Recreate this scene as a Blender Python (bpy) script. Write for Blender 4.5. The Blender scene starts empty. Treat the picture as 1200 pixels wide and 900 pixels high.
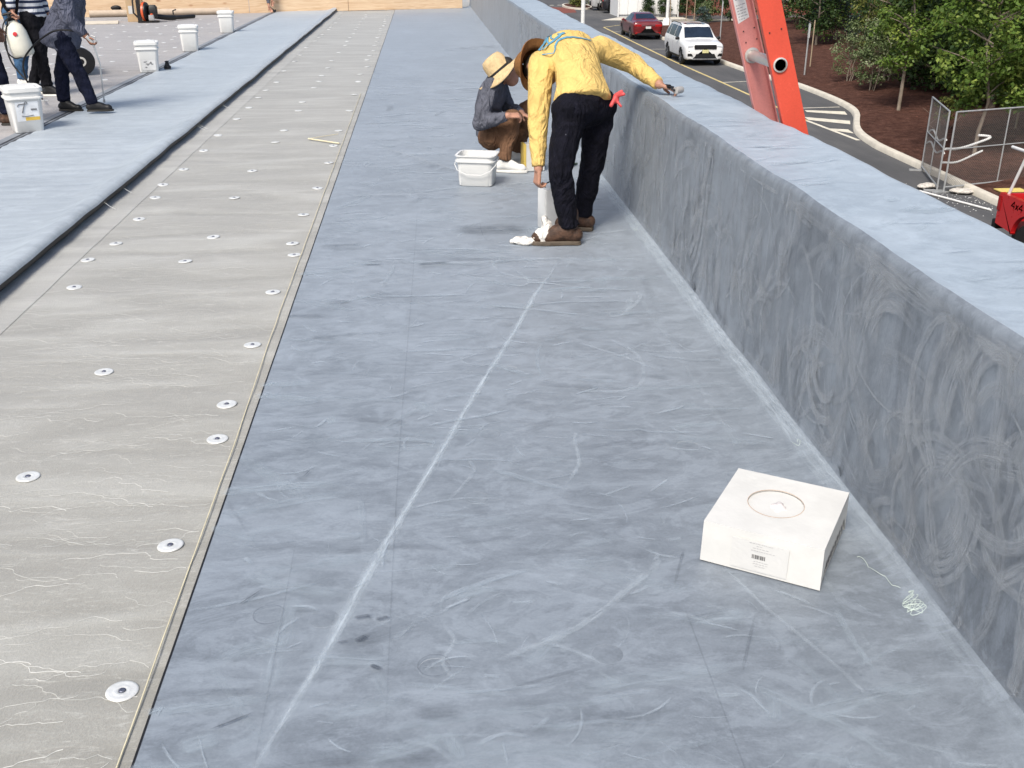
import bpy, bmesh, math, random
import numpy as np
from mathutils import Vector, Matrix, noise as mnoise
R = math.radians
sc = bpy.context.scene
col = sc.collection
random.seed(7); rng = np.random.default_rng(7)

# ------------------------------------------------------------------ camera
cam = bpy.data.cameras.new('camera'); camo = bpy.data.objects.new('camera', cam); col.objects.link(camo)
cam.sensor_width = 36; cam.lens = 36.0; cam.clip_start = .05; cam.clip_end = 3000
camo.location = (0, 0, 1.6)
camo.rotation_euler = (R(90 - 23.388), 0, R(-4.766))
sc.camera = camo
# ------------------------------------------------------------------ light
SUN_EL, SUN_AZ = 50, 207          # azimuth clockwise from +Y
w = bpy.data.worlds.new('World'); sc.world = w; w.use_nodes = True
nt = w.node_tree; bg = nt.nodes['Background']
sky = nt.nodes.new('ShaderNodeTexSky'); sky.sky_type = 'NISHITA'; sky.sun_disc = False
sky.sun_elevation = R(SUN_EL); sky.sun_rotation = R(SUN_AZ); sky.air_density = 1.0; sky.dust_density = 3.5; sky.ozone_density = 1.0
nt.links.new(sky.outputs[0], bg.inputs[0]); bg.inputs[1].default_value = .105
sl = bpy.data.lights.new('sun', 'SUN'); sl.energy = 2.6; sl.angle = R(20); sl.color = (1, .955, .88)
so = bpy.data.objects.new('sun', sl); col.objects.link(so)
sd = Vector((math.sin(R(SUN_AZ)) * math.cos(R(SUN_EL)), math.cos(R(SUN_AZ)) * math.cos(R(SUN_EL)), math.sin(R(SUN_EL))))
so.rotation_euler = sd.to_track_quat('Z', 'Y').to_euler(); so.location = (-10, -10, 30)
vs = sc.view_settings; vs.view_transform = 'Standard'; vs.look = 'None'; vs.gamma = 1; vs.exposure = .55; vs.use_curve_mapping = False
sc.render.engine = 'CYCLES'; sc.cycles.use_denoising = True
sc.cycles.transparent_max_bounces = 48; sc.cycles.max_bounces = 6
GZ = -3.9                         # car park level; the roof is z = 0

# ------------------------------------------------------------------ node materials
def NN(nt, typ, ins=None, **kw):
    n = nt.nodes.new('ShaderNode' + typ)
    for k, v in kw.items(): setattr(n, k, v)
    for k, v in (ins or {}).items():
        s = n.inputs[k]
        if hasattr(v, 'links') or isinstance(v, bpy.types.NodeSocket): nt.links.new(v, s)
        else: s.default_value = v
    return n
def newmat(name, rough=.6, spec=.4, metal=0.):
    m = bpy.data.materials.new(name); m.use_nodes = True; nt = m.node_tree; b = nt.nodes['Principled BSDF']
    b.inputs['Roughness'].default_value = rough; b.inputs['Specular IOR Level'].default_value = spec; b.inputs['Metallic'].default_value = metal
    return m, nt, b
def c4(c): return (c[0], c[1], c[2], 1)
def coords(nt, scale=(1, 1, 1), kind='Object'):
    t = NN(nt, 'TexCoord'); return NN(nt, 'Mapping', {'Vector': t.outputs[kind], 'Scale': scale}).outputs[0]
def noisev(nt, vec, scale, detail=4, rough=.55, dist=0.):
    return NN(nt, 'TexNoise', {'Vector': vec, 'Scale': scale, 'Detail': detail, 'Roughness': rough, 'Distortion': dist}).outputs[0]
def ramp(nt, fac, stops):
    n = NN(nt, 'ValToRGB', {'Fac': fac}); e = n.color_ramp.elements
    while len(e) < len(stops): e.new(.5)
    for el, (p, c) in zip(e, stops): el.position = p; el.color = c4(c) if not isinstance(c, float) else (c, c, c, 1)
    return n.outputs[0]
def mth(nt, op, a, b=None, c=None):
    n = NN(nt, 'Math', operation=op)
    for i, v in enumerate((a, b, c)):
        if v is None: continue
        if isinstance(v, (int, float)): n.inputs[i].default_value = v
        else: nt.links.new(v, n.inputs[i])
    return n.outputs[0]
def mixc(nt, fac, a, b, mode='MIX'):
    n = NN(nt, 'MixRGB', blend_type=mode)
    for k, v in (('Fac', fac), ('Color1', a), ('Color2', b)):
        if isinstance(v, (int, float)): n.inputs[k].default_value = v
        elif isinstance(v, tuple): n.inputs[k].default_value = c4(v)
        else: nt.links.new(v, n.inputs[k])
    return n.outputs[0]
def bump(nt, b, h, strength=.3, dist=.01):
    n = NN(nt, 'Bump', {'Height': h, 'Strength': strength, 'Distance': dist}); nt.links.new(n.outputs[0], b.inputs['Normal'])
_M = {}
def mat(name, c, rough=.6, spec=.4, metal=0., var=.15, scale=8, bmp=.15, bscale=None, coat=0., c2=None, stretch=(1, 1, 1)):
    """a plain material with uneven colour and fine relief"""
    if name in _M: return _M[name]
    m, nt, b = newmat(name, rough, spec, metal)
    v = coords(nt, stretch)
    n = noisev(nt, v, scale, 5, .6)
    lo = tuple(x * (1 - var) for x in c); hi = tuple(min(1, x * (1 + var)) for x in c)
    if c2: hi = c2
    nt.links.new(ramp(nt, n, [(.3, lo), (.7, hi)]), b.inputs['Base Color'])
    nr = mth(nt, 'MULTIPLY_ADD', n, .2, rough - .1); nt.links.new(nr, b.inputs['Roughness'])
    if bmp: bump(nt, b, noisev(nt, v, bscale or scale * 6, 4), bmp, .01)
    if coat: b.inputs['Coat Weight'].default_value = coat; b.inputs['Coat Roughness'].default_value = .06
    _M[name] = m; return m

def membrane(name, sv, fine, dark, light, bias=0., warp=.6, bstr=.12, sheen=.32):
    """dusty black rubber sheet: broad blotches, brushed streaks and fine scratches of talc"""
    m, nt, b = newmat(name, .5, .35)
    n1 = noisev(nt, coords(nt, sv), 1.0, 9, .62, warp)
    n2 = noisev(nt, coords(nt, (1, 1, 1)), .75, 4, .5, .4)
    n3 = noisev(nt, coords(nt, fine), 1.0, 6, .7, .3)
    n4 = noisev(nt, coords(nt, (1, 1.4, 1)), 8, 9, .72, 1.0)
    n7 = noisev(nt, coords(nt, (1, 1, 1)), 120, 3, .8)
    f = mth(nt, 'MULTIPLY_ADD', n1, .30, mth(nt, 'MULTIPLY_ADD', n7, .18, mth(nt, 'SUBTRACT', bias, .04)))
    f = mth(nt, 'MULTIPLY_ADD', n2, .22, f); f = mth(nt, 'MULTIPLY_ADD', n3, .18, f); f = mth(nt, 'MULTIPLY_ADD', n4, .30, f)
    mid = tuple((a + c) / 2 for a, c in zip(dark, light))
    cc = ramp(nt, f, [(.40, dark), (.55, mid), (.69, light)])
    n5 = noisev(nt, coords(nt, tuple(.5 + .5 * x / max(sv) * 2 for x in sv)), 3.4, 10, .74, 2.2); n6 = noisev(nt, coords(nt, tuple(x * 2.6 for x in sv)), 1.0, 8, .78, 1.4)
    cc = mixc(nt, mth(nt, 'MULTIPLY', ramp(nt, n5, [(.50, 0.), (.56, 1.)]), .26), cc, tuple(min(1, x * 1.22) for x in light))
    cc = mixc(nt, mth(nt, 'MULTIPLY', ramp(nt, n6, [(.38, 1.), (.46, 0.)]), .24), cc, tuple(x * .85 for x in dark))
    nt.links.new(cc, b.inputs['Base Color'])
    nt.links.new(mth(nt, 'MULTIPLY_ADD', f, .5, .2), b.inputs['Roughness'])
    b.inputs['Sheen Weight'].default_value = sheen; b.inputs['Sheen Roughness'].default_value = .45; b.inputs['Sheen Tint'].default_value = (.9, .95, 1, 1)
    bump(nt, b, mth(nt, 'ADD', noisev(nt, coords(nt, sv), .8, 5, .55, 1.), mth(nt, 'MULTIPLY', n4, .4)), bstr, .02)
    return m
M_mem = membrane('roof_rubber', (2.4, 5, 5), (14, 40, 20), (.100, .118, .140), (.262, .300, .345), sheen=.6)
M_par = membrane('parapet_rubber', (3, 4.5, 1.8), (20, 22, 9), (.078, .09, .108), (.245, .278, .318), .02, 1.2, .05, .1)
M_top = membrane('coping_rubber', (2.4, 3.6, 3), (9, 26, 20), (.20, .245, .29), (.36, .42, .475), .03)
M_sheet = membrane('loose_rubber', (1.0, 9, 6), (4, 60, 20), (.255, .29, .32), (.42, .465, .50), .02, .5, .2)
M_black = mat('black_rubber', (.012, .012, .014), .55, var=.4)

def felt(name, base, hi):
    m, nt, b = newmat(name, .95, .15)
    n1 = noisev(nt, coords(nt, (1.1, 4.5, 1)), 1.0, 4, .5, 1.0)
    n2 = noisev(nt, coords(nt, (1, 1, 1)), 1.4, 5, .6)
    n3 = noisev(nt, coords(nt, (1, 1, 1)), 130, 4, .7)
    n5 = noisev(nt, coords(nt, (7, 26, 1)), 1.0, 7, .8, 2.6)
    f = mth(nt, 'MULTIPLY_ADD', n1, .72, mth(nt, 'MULTIPLY', n2, .12)); f = mth(nt, 'MULTIPLY_ADD', n3, .24, f)
    c = ramp(nt, f, [(.36, tuple(x * .8 for x in base)), (.54, base), (.74, hi)])
    fib = ramp(nt, n5, [(.54, 0.), (.66, 1.)])
    nt.links.new(mixc(nt, mth(nt, 'MULTIPLY', fib, .38), c, (.62, .62, .58)), b.inputs['Base Color'])
    b.inputs['Sheen Weight'].default_value = .5; b.inputs['Sheen Roughness'].default_value = .5
    bump(nt, b, mth(nt, 'ADD', n3, mth(nt, 'MULTIPLY', n1, 3.)), .35, .012)
    return m
M_felt = felt('grey_felt', (.285, .28, .252), (.395, .395, .365))
M_felt2 = felt('brown_felt', (.27, .248, .235), (.34, .318, .305))
M_plate = mat('plate_steel', (.74, .75, .73), .35, .5, .25, .12, 20)
M_screw = mat('screw_steel', (.16, .17, .22), .4, .5, .6)
M_white = mat('white_plastic', (.70, .705, .69), .45, .5, var=.05, scale=6, bmp=.04)
M_card = mat('white_card', (.61, .61, .59), .75, .2, var=.07, scale=7, bmp=.35, bscale=9)
M_paper = mat('label_paper', (.595, .595, .58), .7, .2, var=.03)
M_ink = mat('grey_ink', (.09, .09, .095), .7, .2)
M_inkl = mat('pale_ink', (.45, .45, .45), .7, .2)
M_skin = mat('skin', (.42, .22, .15), .55, .35, var=.14, scale=22, bmp=.12, bscale=160)
M_hair = mat('dark_hair', (.02, .016, .013), .5, .4, var=.4, scale=60, bmp=.5, bscale=200)

# ------------------------------------------------------------------ mesh helpers
def tag(o, label=None, cat=None, group=None, kind=None):
    if label: o['label'] = label
    if cat: o['category'] = cat
    if group: o['group'] = group
    if kind: o['kind'] = kind
    return o
def root(name, loc, label, cat, group=None, rz=0.):
    o = bpy.data.objects.new(name, None); o.empty_display_size = .1; col.objects.link(o); o.location = loc; o.rotation_euler = (0, 0, rz)
    return tag(o, label, cat, group)
class MB:
    def __init__(s): s.v, s.f, s.mi, s.uv = [], [], [], None
    def add(s, vs, fs, mi=0):
        o = len(s.v); s.v += [tuple(v) for v in vs]; s.f += [tuple(i + o for i in f) for f in fs]; s.mi += [mi] * len(fs); return s
    def box(s, lo, hi, mi=0, M=None):
        (a, b, c), (d, e, f) = lo, hi
        vs = [Vector(p) for p in ((a, b, c), (d, b, c), (d, e, c), (a, e, c), (a, b, f), (d, b, f), (d, e, f), (a, e, f))]
        if M is not None: vs = [M @ v for v in vs]
        return s.add(vs, [(3, 2, 1, 0), (4, 5, 6, 7), (0, 1, 5, 4), (1, 2, 6, 5), (2, 3, 7, 6), (3, 0, 4, 7)], mi)
    def rings(s, rs, close=True, mi=0, cap=True):
        n = len(rs[0]); vs = [p for r in rs for p in r]; fs = []
        for i in range(len(rs) - 1):
            for j in range(n if close else n - 1):
                k = (j + 1) % n; fs.append((i * n + j, i * n + k, (i + 1) * n + k, (i + 1) * n + j))
        if cap: fs.append(tuple(range(n))[::-1]); fs.append(tuple((len(rs) - 1) * n + j for j in range(n)))
        return s.add(vs, fs, mi)
    def tube(s, pts, r, n=6, mi=0, cap=True):
        pts = [Vector(p) for p in pts]; rs = []; N = len(pts)
        rr = r if isinstance(r, (list, tuple)) else [r] * N
        up = None
        for i, p in enumerate(pts):
            t = (pts[min(i + 1, N - 1)] - pts[max(i - 1, 0)]).normalized()
            if up is None: up = Vector((0, 0, 1)) if abs(t.z) < .9 else Vector((1, 0, 0))
            a = t.cross(up)
            if a.length < 1e-4: a = t.orthogonal()
            a.normalize(); b = a.cross(t); up = b
            rs.append([p + rr[i] * (math.cos(2 * math.pi * j / n) * a + math.sin(2 * math.pi * j / n) * b) for j in range(n)])
        return s.rings(rs, True, mi, cap)
    def lathe(s, prof, n=24, M=None, mi=0, cap=True):
        rs = [[Vector((r * math.cos(2 * math.pi * j / n), r * math.sin(2 * math.pi * j / n), z)) for j in range(n)] for r, z in prof]
        if M is not None: rs = [[M @ p for p in r] for r in rs]
        return s.rings(rs, True, mi, cap)
    def mesh(s, name, mats, smooth=True):
        me = bpy.data.meshes.new(name); me.from_pydata(s.v, [], s.f)
        for m in (mats if isinstance(mats, (list, tuple)) else [mats]): me.materials.append(m)
        me.polygons.foreach_set('material_index', s.mi)
        if smooth: me.polygons.foreach_set('use_smooth', [True] * len(s.f))
        me.update(); return me
    def build(s, name, mats, parent=None, smooth=True, angle=40, bev=0., loc=None):
        me = s.mesh(name, mats, smooth)
        bm = bmesh.new(); bm.from_mesh(me)
        bmesh.ops.recalc_face_normals(bm, faces=bm.faces)
        if bev:
            ed = [e for e in bm.edges if len(e.link_faces) == 2 and e.calc_face_angle(0) > .6]
            bmesh.ops.bevel(bm, geom=ed, offset=bev, segments=2, affect='EDGES', profile=.6, clamp_overlap=True)
            for f in bm.faces: f.smooth = smooth
        for e in bm.edges:
            if len(e.link_faces) == 2 and e.calc_face_angle(0) > R(angle): e.smooth = False
        bm.to_mesh(me); bm.free()
        o = bpy.data.objects.new(name, me); col.objects.link(o)
        if parent is not None: o.parent = parent
        if loc is not None: o.location = loc
        return o
def grid_obj(name, xs, ys, zf, m, parent=None):
    me = bpy.data.meshes.new(name); nx, ny = len(xs), len(ys)
    vs = [(x, y, zf(x, y)) for y in ys for x in xs]
    fs = [(j * nx + i, j * nx + i + 1, (j + 1) * nx + i + 1, (j + 1) * nx + i) for j in range(ny - 1) for i in range(nx - 1)]
    me.from_pydata(vs, [], fs); me.materials.append(m); me.polygons.foreach_set('use_smooth', [True] * len(fs)); me.update()
    o = bpy.data.objects.new(name, me); col.objects.link(o)
    if parent is not None: o.parent = parent
    return o
def copy_tree(o, parent=None):
    c = o.copy(); col.objects.link(c)
    if parent is not None: c.parent = parent
    for ch in list(o.children): copy_tree(ch, c)
    return c
def axes(d, up=(0, 0, 1)):
    """matrix whose Z is d"""
    z = Vector(d).normalized(); u = Vector(up)
    x = u.cross(z)
    if x.length < 1e-3: x = z.orthogonal()
    x.normalize(); y = z.cross(x)
    return Matrix((x, y, z)).transposed()
def frame(loc, d, up=(0, 0, 1)):
    return Matrix.Translation(Vector(loc)) @ axes(d, up).to_4x4()
def fbm(x, y, z=0., o=3): return mnoise.fractal((x, y, z), 1., 2., o)
# ================================================================== THE ROOF
def mz(x, y): return .004
def ridge(x, y, a, b, wd, h):
    ax, ay = a; bx, by = b; dx, dy = bx - ax, by - ay; L = math.hypot(dx, dy)
    t = ((x - ax) * dx + (y - ay) * dy) / L; d = ((x - ax) * dy - (y - ay) * dx) / L
    if t < -.1 or t > L + .1: return 0.
    e = min(1, max(0, (t + .1) / .25)) * min(1, max(0, (L + .1 - t) / .25))
    return h * e * math.exp(-(d / wd) ** 2)
def dkz(x, y): return .0035 * fbm(x * .5, y * 3.2) * (1 if y < 16 else .4) + .0026 * math.sin(y * 11 + 2.5 * fbm(x * .8, y * .5)) * (.5 + .5 * fbm(x * .6, y * .4)) * (1 if y < 9 else .3)
deck = grid_obj('roof_deck', list(np.linspace(-11, -2.3, 20)) + list(np.linspace(-2.2, -.6, 30)) + [0, 1.35], list(np.arange(-4, 10, .05)) + list(np.linspace(10, 34, 120)), dkz, M_felt)
tag(deck, kind='structure')
side = grid_obj('roof_deck', np.linspace(-11, -3.52, 40), np.linspace(-4, 34, 100), lambda x, y: .011 + .002 * fbm(x, y), M_felt2)
tag(side, kind='structure')
M_strip = felt('pale_felt', (.33, .328, .305), (.43, .43, .40))
tag(grid_obj('felt_strip', np.linspace(-2.2, -1.905, 6), list(np.arange(-4, 10, .05)) + list(np.linspace(10, 28, 80)), lambda x, y: .0022 + dkz(x, y), M_strip), kind='structure')

# the bonded rubber sheet beside the parapet
RID = [((-.35, 8.65), (.28, 7.55), .03, .022), ((-.5, 6.95), (.5, 6.98), .02, .008), ((.0, 5.3), (.33, 5.28), .03, .012), ((-.66, 3.72), (.35, 3.78), .014, .005),
       ((.1, 12.1), (1.2, 12.5), .06, .03), ((.35, 17.), (1.25, 17.6), .07, .04), ((-.4, 16.6), (.0, 16.8), .05, .02), ((.15, 2.62), (.55, 2.58), .012, .005), ((.7, 5.1), (1.2, 6.3), .03, .007), ((.6, 3.1), (1.0, 3.5), .02, .005)]
def memz(x, y):
    z = .006 + .0025 * (1 + fbm(x * 1.1, y * 1.6)) + sum(ridge(x, y, *r) for r in RID)
    if x > 1.16: z += (x - 1.16) ** 2 * 2.2
    return z
ys = list(np.arange(-3, 1.4, .2)) + list(np.arange(1.4, 9.5, .03)) + list(np.arange(9.5, 28.8, .12))
mem = grid_obj('roofing_membrane', list(np.linspace(-.66, 1.16, 62)) + [1.19, 1.22, 1.25, 1.28, 1.3], ys, memz, M_mem); tag(mem, kind='structure')
e = MB(); e.rings([[(-.6605, y, -.002), (-.6605, y, memz(-.66, y) + .0004), (-.655, y, memz(-.66, y) + .0006)] for y in ys], False, 0, False)
e.build('cut_edge', M_black, mem)

# plates telegraphing through the rubber
pb = MB(); pb.lathe([(.042, 0), (.037, .0012), (.026, .0022), (.012, .0026)], 20)
pbm = pb.mesh('plate_bump', M_mem)
for x, y in [(.12, 2.79), (.19, 3.23), (.3, 3.82), (.86, 3.08), (-.02, 1.98), (.33, 4.35), (.78, 4.0), (.45, 6.55), (-.28, 5.05), (.83, 2.55), (-.3, 2.2), (.4, 2.0)]:
    o = bpy.data.objects.new('plate_bump', pbm); col.objects.link(o); o.parent = mem; o.location = (x, y, memz(x, y) - .0008); o.rotation_euler.z = x * 9

# --- parapet
PX, PTOP, POUT = 1.28, .79, 1.78
def wave(y): return .012 * fbm(y * .55, 3.) + .006 * fbm(y * 2.3, 7.)
def pface(y, z):      # inner face of the parapet
    return PX + .022 * (z / .8) + .007 * fbm(y * 1.3, z * 2.2, 5.) + .0016 * fbm(y * 5, z * 1.1, 2.) * min(1, z * 4) + wave(y) * z
def edge_z(y): return PTOP + .006 * fbm(y * .8, 1.) + .003 * fbm(y * 3, 9.)
def ptop(x, y): return edge_z(y) - .012 + .010 * fbm(x * 2.5, y * 1.6, 4.)
pys = list(np.arange(-3, 1.6, .2)) + list(np.arange(1.6, 9, .04)) + list(np.arange(9, 29, .15))
pm = MB(); rs = []
for y in pys:
    r = [(PX - .055, y, .004), (PX - .035, y, .009), (PX - .018, y, .020), (PX - .005 + .2 * (pface(y, .05) - PX), y, .04)]
    for z in np.linspace(.07, PTOP - .06, 22): r.append((pface(y, z), y, z))
    ez = edge_z(y); fx = pface(y, PTOP - .03)
    r += [(fx + .001, y, ez - .028), (fx + .007, y, ez - .012), (fx + .019, y, ez - .003), (fx + .036, y, ptop(fx + .036, y) + .007)]
    ox = POUT + .012 * fbm(y * .7, 20.) + .006 * fbm(y * 2.2, 31)
    for x in np.linspace(fx + .07, ox - .04, 9): r.append((x, y, ptop(x, y)))
    r += [(ox - .015, y, ptop(ox, y) - .004), (ox, y, ptop(ox, y) - .02), (ox + .004, y, .5), (ox + .004, y, .1)]
    rs.append(r)
par = root('parapet_wall', (1.5, 0, 0), 'low parapet wall wrapped in brushed grey rubber along the roof edge', 'wall')
pc = MB(); pc.box((PX + .09, -3, .0), (POUT - .07, 29, .70)); 
o = pc.build('core', mat('block', (.3, .3, .29)), par, False); o.location = (-1.5, 0, 0)
nin = 4 + 22 + 3
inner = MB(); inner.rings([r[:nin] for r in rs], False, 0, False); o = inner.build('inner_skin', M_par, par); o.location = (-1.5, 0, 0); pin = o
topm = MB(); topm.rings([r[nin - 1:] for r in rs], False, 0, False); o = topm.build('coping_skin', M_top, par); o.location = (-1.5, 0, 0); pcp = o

# --- smears of talc: thin streaky ribbons lying on the rubber
def smear_mat(name, c, soft=.7, vsc=7., lo=.40, hi=.72):
    m, nt, b = newmat(name, .8, .15)
    uvn = NN(nt, 'UVMap'); sx = NN(nt, 'SeparateXYZ', {'Vector': uvn.outputs[0]})
    n = noisev(nt, NN(nt, 'Mapping', {'Vector': uvn.outputs[0], 'Scale': (2.2, vsc, 1)}).outputs[0], 1.0, 7, .7, .25)
    n2 = noisev(nt, coords(nt), 9, 6, .7)
    a = mth(nt, 'ABSOLUTE', mth(nt, 'SUBTRACT', mth(nt, 'FRACT', sx.outputs[1]), .5))
    prof = NN(nt, 'MapRange', {'Value': a, 'From Min': .5, 'From Max': .5 - soft * .5, 'To Min': 0., 'To Max': 1.}, interpolation_type='SMOOTHSTEP').outputs[0]
    at = NN(nt, 'Attribute', attribute_name='amt')
    k = ramp(nt, mth(nt, 'MULTIPLY_ADD', n2, .35, mth(nt, 'MULTIPLY', n, .75)), [(lo, 0.), (hi, 1.)])
    al = mth(nt, 'MULTIPLY', mth(nt, 'MULTIPLY', prof, k), at.outputs['Fac'])
    b.inputs['Base Color'].default_value = c4(c); nt.links.new(al, b.inputs['Alpha'])
    return m
class Smear:
    def __init__(s): s.v, s.f, s.uv, s.a, s.n = [], [], [], [], 0
    def add(s, pts, nrm, wid, amt, lift):
        """pts on the surface, nrm(p) its normal"""
        N = len(pts); o = len(s.v); L = 0; v0 = s.n * 3; s.n += 1
        for i, p in enumerate(pts):
            p = Vector(p); q = Vector(pts[min(i + 1, N - 1)]) - Vector(pts[max(i - 1, 0)])
            nn = Vector(nrm); sd_ = nn.cross(q).normalized(); t = i / (N - 1)
            if i: L += (p - Vector(pts[i - 1])).length
            tp = min(1, t * 5) * min(1, (1 - t) * 5); wv = wid * (.55 + .45 * tp) * .5
            for sg in (-1, 1):
                s.v.append(tuple(p + nn * lift + sd_ * wv * sg)); s.uv.append((L / max(wid, .01) * .25 + v0 * .37, v0 + (0 if sg < 0 else 1))); s.a.append(amt * (tp ** 1.3))
        s.f += [(o + 2 * i, o + 2 * i + 1, o + 2 * i + 3, o + 2 * i + 2) for i in range(N - 1)]
    def build(s, name, m, parent):
        me = bpy.data.meshes.new(name); me.from_pydata(s.v, [], s.f); me.materials.append(m)
        ul = me.uv_layers.new(name='UVMap'); li = [l.vertex_index for l in me.loops]
        ul.data.foreach_set('uv', [c for i in li for c in s.uv[i]])
        at = me.attributes.new('amt', 'FLOAT', 'POINT'); at.data.foreach_set('value', s.a); me.update()
        o = bpy.data.objects.new(name, me); col.objects.link(o); o.parent = parent; o['kind'] = 'stuff'
        if parent.location.length: o.location = -parent.location
        return o
S_light = smear_mat('talc_smear', (.42, .49, .55)); S_dark = smear_mat('wiped_smear', (.065, .078, .098)); S_line = smear_mat('chalk_smear', (.52, .59, .65), .9)
S_par = smear_mat('wall_smear', (.46, .49, .52), .5, 13., .44, .66)
def onfloor(pl): return [(x, y, memz(x, y)) for x, y in pl]
def resamp(pl, n):
    pl = [np.array(p, float) for p in pl]; out = []
    for i in range(n):
        t = i / (n - 1) * (len(pl) - 1); k = min(int(t), len(pl) - 2); u = t - k
        p0, p1, p2, p3 = pl[max(k - 1, 0)], pl[k], pl[k + 1], pl[min(k + 2, len(pl) - 1)]
        out.append(tuple(.5 * (2 * p1 + (p2 - p0) * u + (2 * p0 - 5 * p1 + 4 * p2 - p3) * u * u + (3 * p1 - p0 - 3 * p2 + p3) * u ** 3)))
    return out
fl, fd, fc = Smear(), Smear(), Smear()
# chalked seam crossing the sheet
line = [(-.45, 1.5), (-.396, 1.7), (-.285, 2.06), (-.199, 2.376), (-.111, 2.683), (.02, 3.12), (.169, 3.615), (.38, 4.3), (.5, 4.72), (.62, 5.08), (.729, 5.44)]
fc.add(onfloor(resamp(line, 90)), (0, 0, 1), .040, .85, .0015); fc.add(onfloor([(x + .006 * fbm(y * 4, 1), y) for x, y in resamp(line, 70)]), (0, 0, 1), .016, 1.0, .0022)
fc.add(onfloor(resamp([(-.3, 2.03), (-.2, 2.38), (-.1, 2.7)], 20)), (0, 0, 1), .075, .5, .0012)
for pl, wd, am in [([(.1, 1.98), (.22, 2.04), (.36, 2.12), (.5, 2.26), (.6, 2.37), (.61, 2.46)], .035, .9), ([(.25, 2.06), (.34, 2.0), (.38, 1.96)], .02, .8), ([(.0, 2.15), (.03, 2.08), (.0, 2.0), (.03, 1.93)], .02, .8),
                   ([(.95, 6.2), (1.0, 5.2), (1.02, 4.2), (1.03, 3.2), (1.04, 2.3), (1.06, 1.5)], .03, .3), ([(.78, 2.35), (.84, 2.15), (.92, 1.95), (1.0, 1.7)], .02, .7),
                   ([(.4, 2.82), (.47, 2.98), (.48, 3.15), (.5, 3.22)], .022, .8), ([(.42, 5.25), (.5, 5.0), (.46, 4.9), (.36, 4.95)], .03, .9), ([(.34, 5.35), (.36, 5.15), (.5, 5.0), (.7, 4.85)], .028, .8),
                   ([(.72, 4.2), (.85, 3.95), (.82, 3.65), (.7, 3.55), (.55, 3.6)], .03, .7), ([(.62, 4.1), (.8, 3.9), (.9, 3.75)], .025, .7), ([(.98, 4.7), (.9, 4.45), (.8, 4.4)], .06, .9), ([(1.05, 4.75), (.93, 4.5), (.78, 4.46)], .03, .9),
                   ([(.02, 2.75), (.12, 2.95), (.1, 3.05)], .02, .6), ([(-.12, 2.72), (.05, 2.78), (.2, 2.77)], .02, .7), ([(.85, 5.9), (1.0, 5.85), (1.22, 5.95)], .03, .8)]:
    fc.add(onfloor(resamp(pl, 26)), (0, 0, 1), wd, am * .6, .003 + random.random() * .001)
# base line where floor meets wall
fc.add([(PX - .045, y, memz(PX - .045, y)) for y in np.arange(.8, 13, .08)], Vector((-.3, 0, .95)).normalized(), .07, .55, .004)
fc.add([(PX - .02 + .006 * fbm(y * 3, 0), y, memz(PX - .02, y)) for y in np.arange(.8, 10, .08)], Vector((-.45, 0, .9)).normalized(), .035, .6, .0065)
for i in range(420):
    y = 1.3 + (random.random() ** 1.7) * 13; x = random.uniform(-.62, 1.15); L = random.uniform(.06, .42) * (1 + y * .06); a = random.gauss(0, .22) if random.random() < .75 else random.uniform(0, 3.14)
    cv = random.gauss(0, .5); pl = []
    for k in range(12):
        s_ = (k / 11 - .5) * L; pl.append((min(1.17, max(-.65, x + s_ * math.cos(a + cv * s_))), y + s_ * math.sin(a + cv * s_) + .01 * fbm(s_ * 9, i)))
    sm = fl if random.random() < .8 else fd
    sm.add(onfloor(pl), (0, 0, 1), random.uniform(.012, .07) * (1 + y * .05), random.uniform(.25, .6) if sm is fl else random.uniform(.08, .28), .0012 + (i % 40) * .00012)
# scuffs and boot smudges
for x, y, L, a, wd, am in [(-.2, 2.19, .05, .2, .02, .9), (-.15, 2.18, .04, .2, .018, .8), (-.245, 2.09, .03, .2, .014, .7), (-.2, 2.1, .04, .6, .022, .9), (-.16, 1.99, .035, -.6, .018, 1.1), (-.47, 1.83, .1, .5, .008, 1.2), (-.5, 2.3, .09, .9, .006, 1.1),
                           (-.42, 2.98, .05, 1.2, .006, 1.1), (.02, 5.3, .2, 0, .03, 1.2), (-.3, 5.32, .12, 0, .02, 1.), (.38, 6.0, .5, 0, .30, .5), (.66, 2.35, .2, 1.2, .012, .4), (.75, 2.0, .25, 1.15, .012, .4)]:
    fd.add(onfloor([(min(1.17, x + (k / 9 - .5) * L * math.cos(a)), y + (k / 9 - .5) * L * math.sin(a)) for k in range(10)]), (0, 0, 1), wd, am, .0065 + random.random() * .002)
for pl in ([(-.13, 1.5), (-.125, 3), (-.09, 5), (-.06, 7)], [(-.66, 3.74), (-.2, 3.76), (.35, 3.8)], [(.62, 1.5), (.63, 2.2)], [(-.4, 1.6), (-.41, 2.6)], [(-.5, 6.95), (.0, 6.97), (.5, 6.99)], [(.32, 6.3), (.34, 5.75), (.6, 5.72), (.62, 6.2)]):
    fd.add(onfloor(resamp(pl, 60)), (0, 0, 1), .006, .25, .006)
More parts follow.
